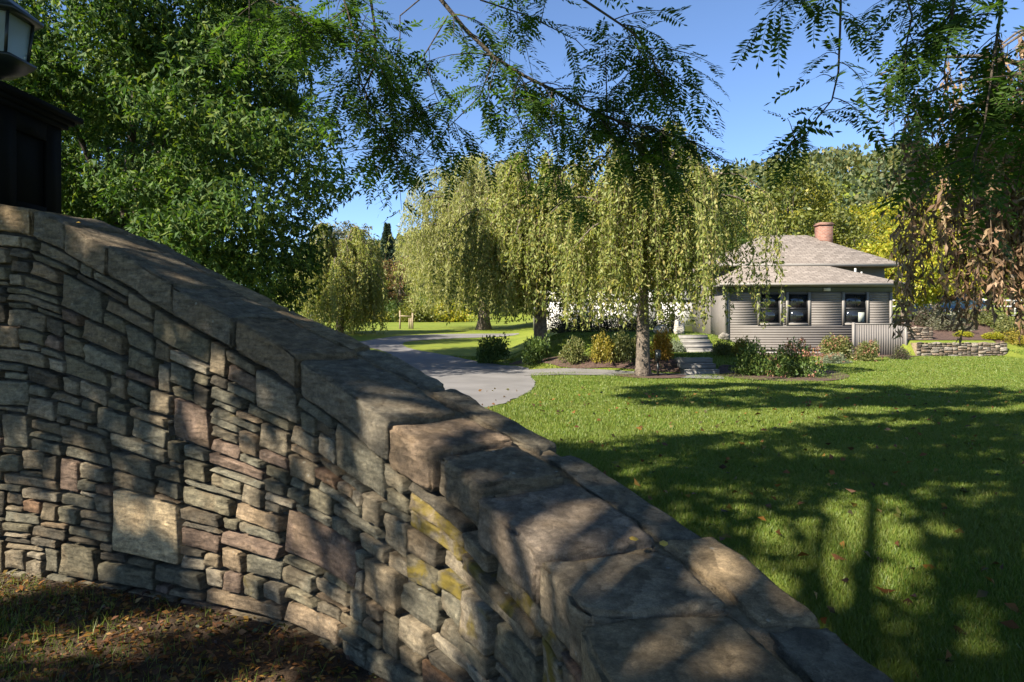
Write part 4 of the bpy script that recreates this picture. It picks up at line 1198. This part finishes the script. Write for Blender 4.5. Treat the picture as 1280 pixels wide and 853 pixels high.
def spray(tw, lf, line, rng, r0, n_tw, ln, leaf=.27, sub=True, down=.35, per=.085):
    """a visible limb (world points) with side twigs that carry compound leaves"""
    line = np.asarray(line, float); tw.tube(line, np.linspace(r0, r0*.3, len(line)), 6, False)
    B = []; D = []; m = len(line)
    for k in range(n_tw):
        t = rng.random()**.8*(m-1.001); i = int(t); f = t-i; st = line[i]*(1-f)+line[i+1]*f
        along = line[min(i+1, m-1)]-line[max(i-1, 0)]; along /= np.linalg.norm(along)+1e-9
        dr = along*rng.uniform(.0,.8) + rng.normal(size=3)*np.array([.8,.7,.45]); dr[2] -= down; dr /= np.linalg.norm(dr)
        l = ln*rng.uniform(.4, 1.15)
        c = st+dr*l*.5+np.array([0,0,.06]); e = st+dr*l-np.array([0,0,.12*l])
        pts = bez(st, c, e, 6); tw.tube(pts, np.linspace(r0*.28+.002, .0018, 6), 4, False)
        q = int(l/per)+2
        for u in np.linspace(.15, 1, q):
            w = u*4.999; a = int(w); pos = pts[a]*(1-(w-a))+pts[a+1]*(w-a)
            sd = np.cross(dr, [0,0,1.0]); sd /= np.linalg.norm(sd)+1e-9
            B.append(pos); D.append(dr*.45+sd*(1 if rng.random() < .5 else -1)*rng.uniform(.5,1)+rng.normal(size=3)*.25+np.array([0,0,-.25]))
    B = np.array(B); D = unit(np.array(D))
    pinnate(lf, B, D, leaf*rng.uniform(.7, 1.2, len(B)), rng)

def canopy(lf, boxes, rng, L=.34, W=.15):
    for (cx_, cy_, cz_, rx, ry, rz_, nc, nl) in boxes:
        c = rng.uniform(-1, 1, (nc, 3)); c /= np.maximum(1, np.linalg.norm(c, axis=1))[:, None]
        c = c*np.array([rx, ry, rz_])+np.array([cx_, cy_, cz_])
        cr = rng.uniform(.32, .75, nc)
        ci = rng.integers(0, nc, nl); g = unit(rng.normal(size=(nl, 3)))*rng.random(nl)[:, None]**.5
        P = c[ci]+g*cr[ci][:, None]*np.array([1,1,.6])
        ok = np.ones(nl, bool); sv = np.array(SUN)
        for q, r in GAPS:
            w = P-q; w = w-(w@sv)[:, None]*sv; ok &= np.linalg.norm(w, axis=1) > r*1.45+.03
        P = P[ok]; nl = len(P)
        leaf_quads(lf, P, unit(rng.normal(size=(nl,3))+np.array([0,0,-.3])), L*rng.uniform(.6,1.2,nl), W*rng.uniform(.7,1.2,nl), rng)
def sun_gaps():
    """points on wall, coping and grass that the crowns leave in the sun"""
    out = []
    for px, py, r in [(300,545,.10),(285,600,.16),(325,615,.12),(262,530,.10),(330,660,.10),(290,690,.13),(228,650,.11),(190,640,.09),(282,745,.13),(160,310,.08),
                      (250,440,.07),(115,300,.09),(458,575,.09),(525,790,.12),(545,650,.12),(400,645,.07),(60,560,.06),(420,560,.06),(590,720,.09),(380,740,.07),(215,520,.07)]:
        s_ = s_of_px(px); d = wall_at(s_)[0][1]; out.append((at(px, py, d), r))
    for px, py, d, r in [(650,660,2.2,.13),(760,690,2.05,.14),(880,690,2.1,.15),(485,515,3.1,.09),(560,560,2.9,.10),(610,520,3.6,.10),(150,290,4.3,.10)]: out.append((at(px, py, d), r))
    for px, py, r in [(60,800,.14),(130,795,.16),(200,790,.14),(250,785,.10),(330,765,.08)]:
        d = EYE*F/(py-HORIZON); out.append((at(px, py, d), r))
    return out
def A(pts, d): return np.array([at(p[0], p[1], p[2] if len(p) > 2 else d) for p in pts])

rl = np.random.default_rng(131)
GAPS = sun_gaps()
la = thing('locust_tree', 'locust tree whose feathery branches hang over the wall and driveway view', 'tree', (-5.2, -3.6, 0))
LO = np.array([-5.2, -3.6, 0])
tr_ = MB(); tw = MB(); lf = MB(); sh = MB()
tr_.tube(np.array([(0,0,-.1),(.1,.1,2),(.2,.3,4.5),(.4,.6,7),(.6,.9,10)]), [.36,.27,.23,.17,.06], 10)
trunk_pt = np.array([-4.95,-3.2,5.0])
limb1 = np.vstack([bez(trunk_pt, np.array([-2.8,2.2,8.4]), at(545,-8,6.6), 8), A([(580,35),(618,72),(655,95),(690,112),(730,135),(775,152),(825,165),(862,178)], 6.6)])
spray(tw, lf, limb1[7:]-LO, rl, .022, 48, .75)
tr_.tube(limb1[:8]-LO, np.linspace(.07, .024, 8), 7, False)
limb2 = np.vstack([bez(trunk_pt, np.array([-3.4,2.0,8.0]), at(462,-10,6.2), 7), A([(468,30),(470,80),(455,110),(470,150),(492,185),(500,205)], 6.2)])
spray(tw, lf, limb2[6:]-LO, rl, .014, 24, .55)
tr_.tube(limb2[:7]-LO, np.linspace(.05, .016, 7), 6, False)
limb3 = np.vstack([bez(trunk_pt, np.array([-3.0,2.4,8.4]), at(640,-60,6.4), 7), A([(700,-20),(745,10),(790,40),(815,70),(820,95)], 6.4)])
spray(tw, lf, limb3[6:]-LO, rl, .016, 26, .6)
tr_.tube(limb3[:7]-LO, np.linspace(.05, .018, 7), 6, False)
# side branches under the main limb
for pts, nt_, ln in [([(618,72),(600,120),(560,160),(520,200)], 26, .55), ([(690,112),(690,160),(700,205),(690,240)], 18, .5), ([(560,20),(530,70),(545,120),(560,150)], 26, .6),
                     ([(650,92),(640,130),(660,170)], 22, .5), ([(775,152),(800,190),(830,215)], 18, .5), ([(600,0),(660,20),(720,50),(760,90)], 26, .6), ([(560,-30),(500,20),(500,90),(520,140)], 24, .6)]:
    spray(tw, lf, A(pts, 6.5)-LO, rl, .008, int(nt_*.36), ln)
# over the left part of the picture
for pts, nt_ in [([(250,-60),(320,-10),(380,25),(430,60)], 30), ([(400,-60),(430,0),(445,50),(450,120)], 26)]:
    L_ = A(pts, 6.0); spray(tw, lf, L_-LO, rl, .012, int(nt_*.6), .6)
    tr_.tube(bez(trunk_pt, np.array([-4.4,2.0,7.8]), L_[0], 7)-LO, np.linspace(.04,.013,7), 6, False)
# crown above and behind
canopy(sh, [(-5.0,-2.0,8.8,4.2,4.4,2.2,115,9800), (-1.6,2.2,9.0,2.6,2.8,1.3,64,4600), (-8.2,-.5,7.8,2.4,3.0,1.7,50,5000), (-3.4,7.6,9.6,3.4,2.4,1.0,64,5200), (-.2,7.4,9.9,2.2,2.0,.8,38,3000)], rl)
for e in ((-3.4,7.6,9.5),(-.2,7.4,9.8),(-1.6,2.2,9.0)):
    e = np.array(e)-LO; tr_.tube(bez(np.array([.4,.6,6.2]), e*.5+np.array([0,0,6.2]), e, 9), np.linspace(.06,.008,9), 6, False)
for k in range(16):
    a = rl.uniform(0, 6.28); e = np.array([.4+3.4*math.cos(a), 1.4+3.6*math.sin(a), rl.uniform(7.6,10.2)])
    tr_.tube(bez(np.array([.3,.4,rl.uniform(4.2,7.5)]), e*.5+np.array([0,0,5.2]), e, 7), np.linspace(.05,.008,7), 6, False)
sh_o = np.concatenate(sh.v)-LO; sh.v = [sh_o]; sh.f = [np.concatenate(sh.f)]
tr_.build('trunk', M['bark_dark'], la, True); tw.build('twigs', M['bark_dark'], la)
tag(lf.build('leaf_sprays', M['locust'], la), kind='stuff'); tag(sh.build('crown', M['locust'], la), kind='stuff')

lb = thing('locust_tree', 'locust tree hanging compound leaves over the right side of the lawn', 'tree', (5.0, -5.0, 0))
LO2 = np.array([5.0, -5.0, 0])
tr_ = MB(); tw = MB(); lf = MB(); sh = MB()
tr_.tube(np.array([(0,0,-.1),(0,.1,2),(-.1,.3,4.5),(-.3,.6,7),(-.4,.9,9.5)]), [.34,.26,.22,.16,.05], 10)
tp2 = np.array([4.9,-4.6,5.2])
for pts, nt_, d, ln, r in [([(1052,-40),(1050,40),(1048,90),(1040,125),(1020,150),(1000,178),(985,196)], 34, 5.4, .36, .010),
                           ([(960,-40),(985,-5),(1010,10)], 14, 5.6, .4, .008),
                           ([(1120,-50),(1140,20),(1130,70),(1120,110)], 30, 5.2, .45, .010),
                           ([(1200,-60),(1190,20),(1180,90),(1190,150)], 40, 5.0, .5, .011),
                           ([(1260,-60),(1250,20),(1240,90),(1230,160),(1215,200)], 44, 4.8, .5, .012),
                           ([(1300,-40),(1290,80),(1285,200)], 30, 4.7, .5, .010)]:
    L_ = A(pts, d); spray(tw, lf, L_-LO2, rl, r, int(nt_*(.42 if pts[0][0] < 1150 else .42)), ln, .29)
    tr_.tube(bez(tp2, np.array([4.0,2.4,7.6]), L_[0], 7)-LO2, np.linspace(.04,r,7), 6, False)
canopy(sh, [(4.6,-2.6,8.6,4.0,4.2,2.0,125,9500), (2.6,2.0,9.4,3.0,2.4,1.1,60,3900), (9.0,-1.0,8.6,2.6,3.4,1.6,60,4800)], rl)
for k in range(14):
    a = rl.uniform(0, 6.28); e = np.array([-.3+3.2*math.cos(a), 2.0+3.4*math.sin(a), rl.uniform(7.6,10)])
    tr_.tube(bez(np.array([-.1,.4,rl.uniform(4.2,7.5)]), e*.5+np.array([0,0,5.0]), e, 7), np.linspace(.05,.008,7), 6, False)
sh_o = np.concatenate(sh.v)-LO2; sh.v = [sh_o]; sh.f = [np.concatenate(sh.f)]
tr_.build('trunk', M['bark_dark'], lb, True); tw.build('twigs', M['bark_dark'], lb)
tag(lf.build('leaf_sprays', M['locust'], lb), kind='stuff'); tag(sh.build('crown', M['locust'], lb), kind='stuff')

# drying weeping tree at the right edge
rw = np.random.default_rng(141)
WO = np.array([8.6, 8.6, 0.0])
wt = thing('weeping_tree', 'weeping tree with dried brown leaves hanging at the edge of the lawn', 'tree', tuple(WO))
tr_ = MB(); tw = MB(); lf = MB()
tr_.tube(np.array([(0,0,-.1),(0,0,1.5),(-.1,0,3.2),(-.2,0,4.6)]), [.26,.19,.16,.11], 10)
limbs = []
for k in range(15):
    px = 1090+k*22+rw.uniform(-8, 8); d = rw.uniform(6.8, 8.8); ztop = rw.uniform(95, 215) - max(0, (px-1150))*.35
    e = at(px, ztop, d); s0_ = WO+np.array([-.15, 0, rw.uniform(3.2, 4.6)])
    c = (s0_+e)/2+np.array([0,0,1.5]); lp = bez(s0_, c, e, 10); limbs.append(lp)
    tr_.tube(lp-WO, np.linspace(.06, .008, 10), 6, False)
for k in range(10):   # limbs on the side away from the view
    a = rw.uniform(-1.6, 1.6); e = WO+np.array([2.4*math.cos(a), 2.4*math.sin(a), rw.uniform(3.2,4.8)])
    s0_ = WO+np.array([-.1,0,rw.uniform(3.4,4.6)]); lp = bez(s0_, (s0_+e)/2+np.array([0,0,1.4]), e, 10); limbs.append(lp)
    tr_.tube(lp-WO, np.linspace(.06,.008,10), 6, False)
P = []; D = []
for k in range(330):
    lp = limbs[rw.integers(len(limbs))]; t = rw.uniform(.35, 1)*8.99; i = int(t); st = lp[i]*(1-(t-i))+lp[i+1]*(t-i)+rw.normal(size=3)*np.array([.18,.25,.06])
    pxx = 640+st[0]/st[1]*F
    zend = rw.uniform(1.35, 2.6) if pxx > 1110 else rw.uniform(1.9, 3.0)
    ln = max(.5, st[2]-zend); m = 8; u = np.linspace(0, 1, m)[:, None]; ph = rw.uniform(0, 6.28)
    pts = st+np.array([0,0,-1.0])*ln*u**1.1+np.concatenate([np.sin(u*5+ph)*.05, np.cos(u*4+ph)*.05, u*0], 1)+rw.normal(size=3)*np.array([.14,.14,0])*u
    tw.tube(pts-WO, np.linspace(.005,.002,m), 3, False)
    dens = .021 if pxx > 1115 else .06
    nl = int(ln/dens); q = rw.random(nl)**.8*(m-1.001); qi = q.astype(int); qf = (q-qi)[:, None]
    P.append(pts[qi]*(1-qf)+pts[qi+1]*qf+rw.normal(size=(nl,3))*.02); D.append(np.array([0,0,-1.0])+rw.normal(size=(nl,3))*.55)
P = np.concatenate(P)-WO; D = unit(np.concatenate(D)); Ls = .145*rw.uniform(.6,1.25,len(P))
leaf_quads(lf, P, D, Ls, Ls*.24, rw, .14)
tr_.build('trunk', M['bark'], wt, True); tw.build('hanging_twigs', M['twig'], wt); tag(lf.build('crown', M['brown_leaf'], wt), kind='stuff')

# ------------------------------------------------------------------ grass, fallen leaves
rg = np.random.default_rng(151)
def blades(name, x, y, h, w, mat, label):
    n = len(x); base = np.stack([x, y, gz(x, y)-.004], 1); a = rg.uniform(0, 6.28, n); ln = rg.uniform(.0, .9, n)*h; la_ = rg.uniform(0, 6.28, n)
    sd = np.stack([np.cos(a), np.sin(a), 0*a], 1)*w[:, None]*.5
    tip = base+np.stack([np.cos(la_)*ln, np.sin(la_)*ln, h], 1)
    m = MB(); m.add(np.stack([base-sd, base+sd, tip], 1).reshape(-1, 3), np.arange(n*3).reshape(-1, 3))
    return tag(m.build(name, mat), label, None, None, 'stuff')
def wall_side(x, y):
    """distance to the right of the wall's far side"""
    k = np.argmin((WC[None, ::6, 0]-x[:, None])**2+(WC[None, ::6, 1]-y[:, None])**2, axis=1)*6
    n = np.stack([WT[k, 1], -WT[k, 0]], 1)*NS
    return -((x-WC[k, 0])*n[:, 0]+(y-WC[k, 1])*n[:, 1])
n = 1050000
d = 1.2*np.exp(rg.random(n)*math.log(30/1.2)); x = d*rg.uniform(-.35, .80, n); y = d
keep = np.ones(n, bool)
ok = np.zeros(n, bool)
for c0 in range(0, n, 100000): ok[c0:c0+100000] = wall_side(x[c0:c0+100000], y[c0:c0+100000]) > WIDTH-.01
def inpoly(px_, py_, poly):
    poly = np.asarray(poly); c = np.zeros(len(px_), bool); j_ = len(poly)-1
    for i_ in range(len(poly)):
        xi, yi = poly[i_]; xj, yj = poly[j_]
        c ^= ((yi > py_) != (yj > py_)) & (px_ < (xj-xi)*(py_-yi)/(yj-yi+1e-12)+xi); j_ = i_
    return c
ok &= ~inpoly(x, y, smooth_poly(drive, 3))
ok &= (y > 3.2) | (x > .3)
x, y = x[ok], y[ok]; dd = np.hypot(x, y)
hh_ = (.045+.012*np.sin(x*2.1+np.sin(y*1.7)*2))*rg.uniform(.5, 1.3, len(x)); ww_ = .0022+.0013*dd
blades('lawn_grass', x, y, hh_, ww_, M['blade'], 'short mown green grass of the lawn')
print('blades', len(x))
# leaf litter in front of the wall
n = 30000; x = rg.uniform(-5.5, .1, n); y = rg.uniform(.8, 5.0, n); sd_ = wall_side(x, y); ok = (sd_ < -.03)
x, y = x[ok], y[ok]; n = len(x); P = np.stack([x, y, .016+rg.random(n)*.02], 1)
a = rg.uniform(0, 6.28, n); D = unit(np.stack([np.cos(a), np.sin(a), rg.normal(size=n)*.28], 1))
m = MB(); Ls = rg.uniform(.015, .055, n); side = unit(np.cross(D, np.array([0,0,1.0])+rg.normal(size=(n,3))*.4)); nr = np.cross(side, D)
W_ = Ls*rg.uniform(.3, .6, n)
v = np.stack([P, P+D*Ls[:,None]*.5+side*W_[:,None]*.5+nr*Ls[:,None]*.12, P+D*Ls[:,None], P+D*Ls[:,None]*.5-side*W_[:,None]*.5+nr*Ls[:,None]*.12], 1).reshape(-1, 3)
m.add(v, np.arange(n*4).reshape(-1, 4))
tag(m.build('fallen_leaves', M['litter']), 'brown and yellow fallen leaves along the wall foot', None, None, 'stuff')
n = 200000; x = rg.uniform(-5.5, 0, n); y = rg.uniform(1.0, 4.6, n)
dens = .5+.5*np.sin(x*1.3+y*2.2)*np.sin(y*1.9-x*.6+1)
ws_ = -wall_side(x, y); ok = (ws_ > .1) & (rg.random(n) < (.12+.88*dens**1.5)*(.15+.85*sm(ws_, .25, .75)))
blades('sparse_grass', x[ok], y[ok], .07*rg.uniform(.4,1.5,ok.sum()), np.full(ok.sum(), .0055), M['blade'], 'sparse grass growing through the fallen leaves')
# scattered leaves on the lawn
n = 520; d = 2+14*rg.random(n)**.8; x = d*rg.uniform(-.05,.75,n); y = d; ok = wall_side(x, y) > WIDTH+.05; x, y = x[ok], y[ok]; n = len(x)
P = np.stack([x, y, np.full(n, .045)], 1); a = rg.uniform(0, 6.28, n); D = unit(np.stack([np.cos(a), np.sin(a), rg.normal(size=n)*.4], 1)); m = MB()
leaf_quads(m, P, D, rg.uniform(.05,.12,n), rg.uniform(.03,.06,n), rg, .2)
tag(m.build('fallen_leaves', M['litter']), 'dry brown leaves scattered over the lawn', None, None, 'stuff')
# yellow leaves lying on the coping
M['yellow_leaf'] = simple('yellow_leaf', (.42,.27,.04), .6, .15, 20)
for px, py, lab in [(828,679,'small yellow leaf lying on the broad flat coping slab'), (790,677,'curled yellow leaf lying at a coping joint'), (96,279,'yellow leaf on the coping near the gate post')]:
    # find the coping top under this pixel
    best = None
    for s in np.linspace(.3, WL-.2, 400):
        for t in np.linspace(.02, WIDTH, 16):
            p = wpos(s, -t, wall_h(s)+.03)
            e = abs(640+p[0]/max(p[1],.2)*F-px)+abs(HORIZON+(EYE-p[2])/max(p[1],.2)*F-py)
            if best is None or e < best[0]: best = (e, p)
    m = MB(); q = np.array([[0,0,0]]); dv = unit(rg.normal(size=(1,3))*np.array([1,1,.1]))
    l_, w_ = .045, .016; sd_ = np.cross(dv[0], [0,0,1.0])
    pts = [dv[0]*-l_/2, dv[0]*-l_*.2+sd_*w_*.8, dv[0]*l_*.2+sd_*w_*.8, dv[0]*l_/2, dv[0]*l_*.2-sd_*w_*.8, dv[0]*-l_*.2-sd_*w_*.8, np.array([0,0,.006])]
    m.add(pts, [(6,0,1),(6,1,2),(6,2,3),(6,3,4),(6,4,5),(6,5,0)])
    o = m.build('fallen_leaf', M['yellow_leaf']); o.location = best[1]; tag(o, lab, 'leaf')
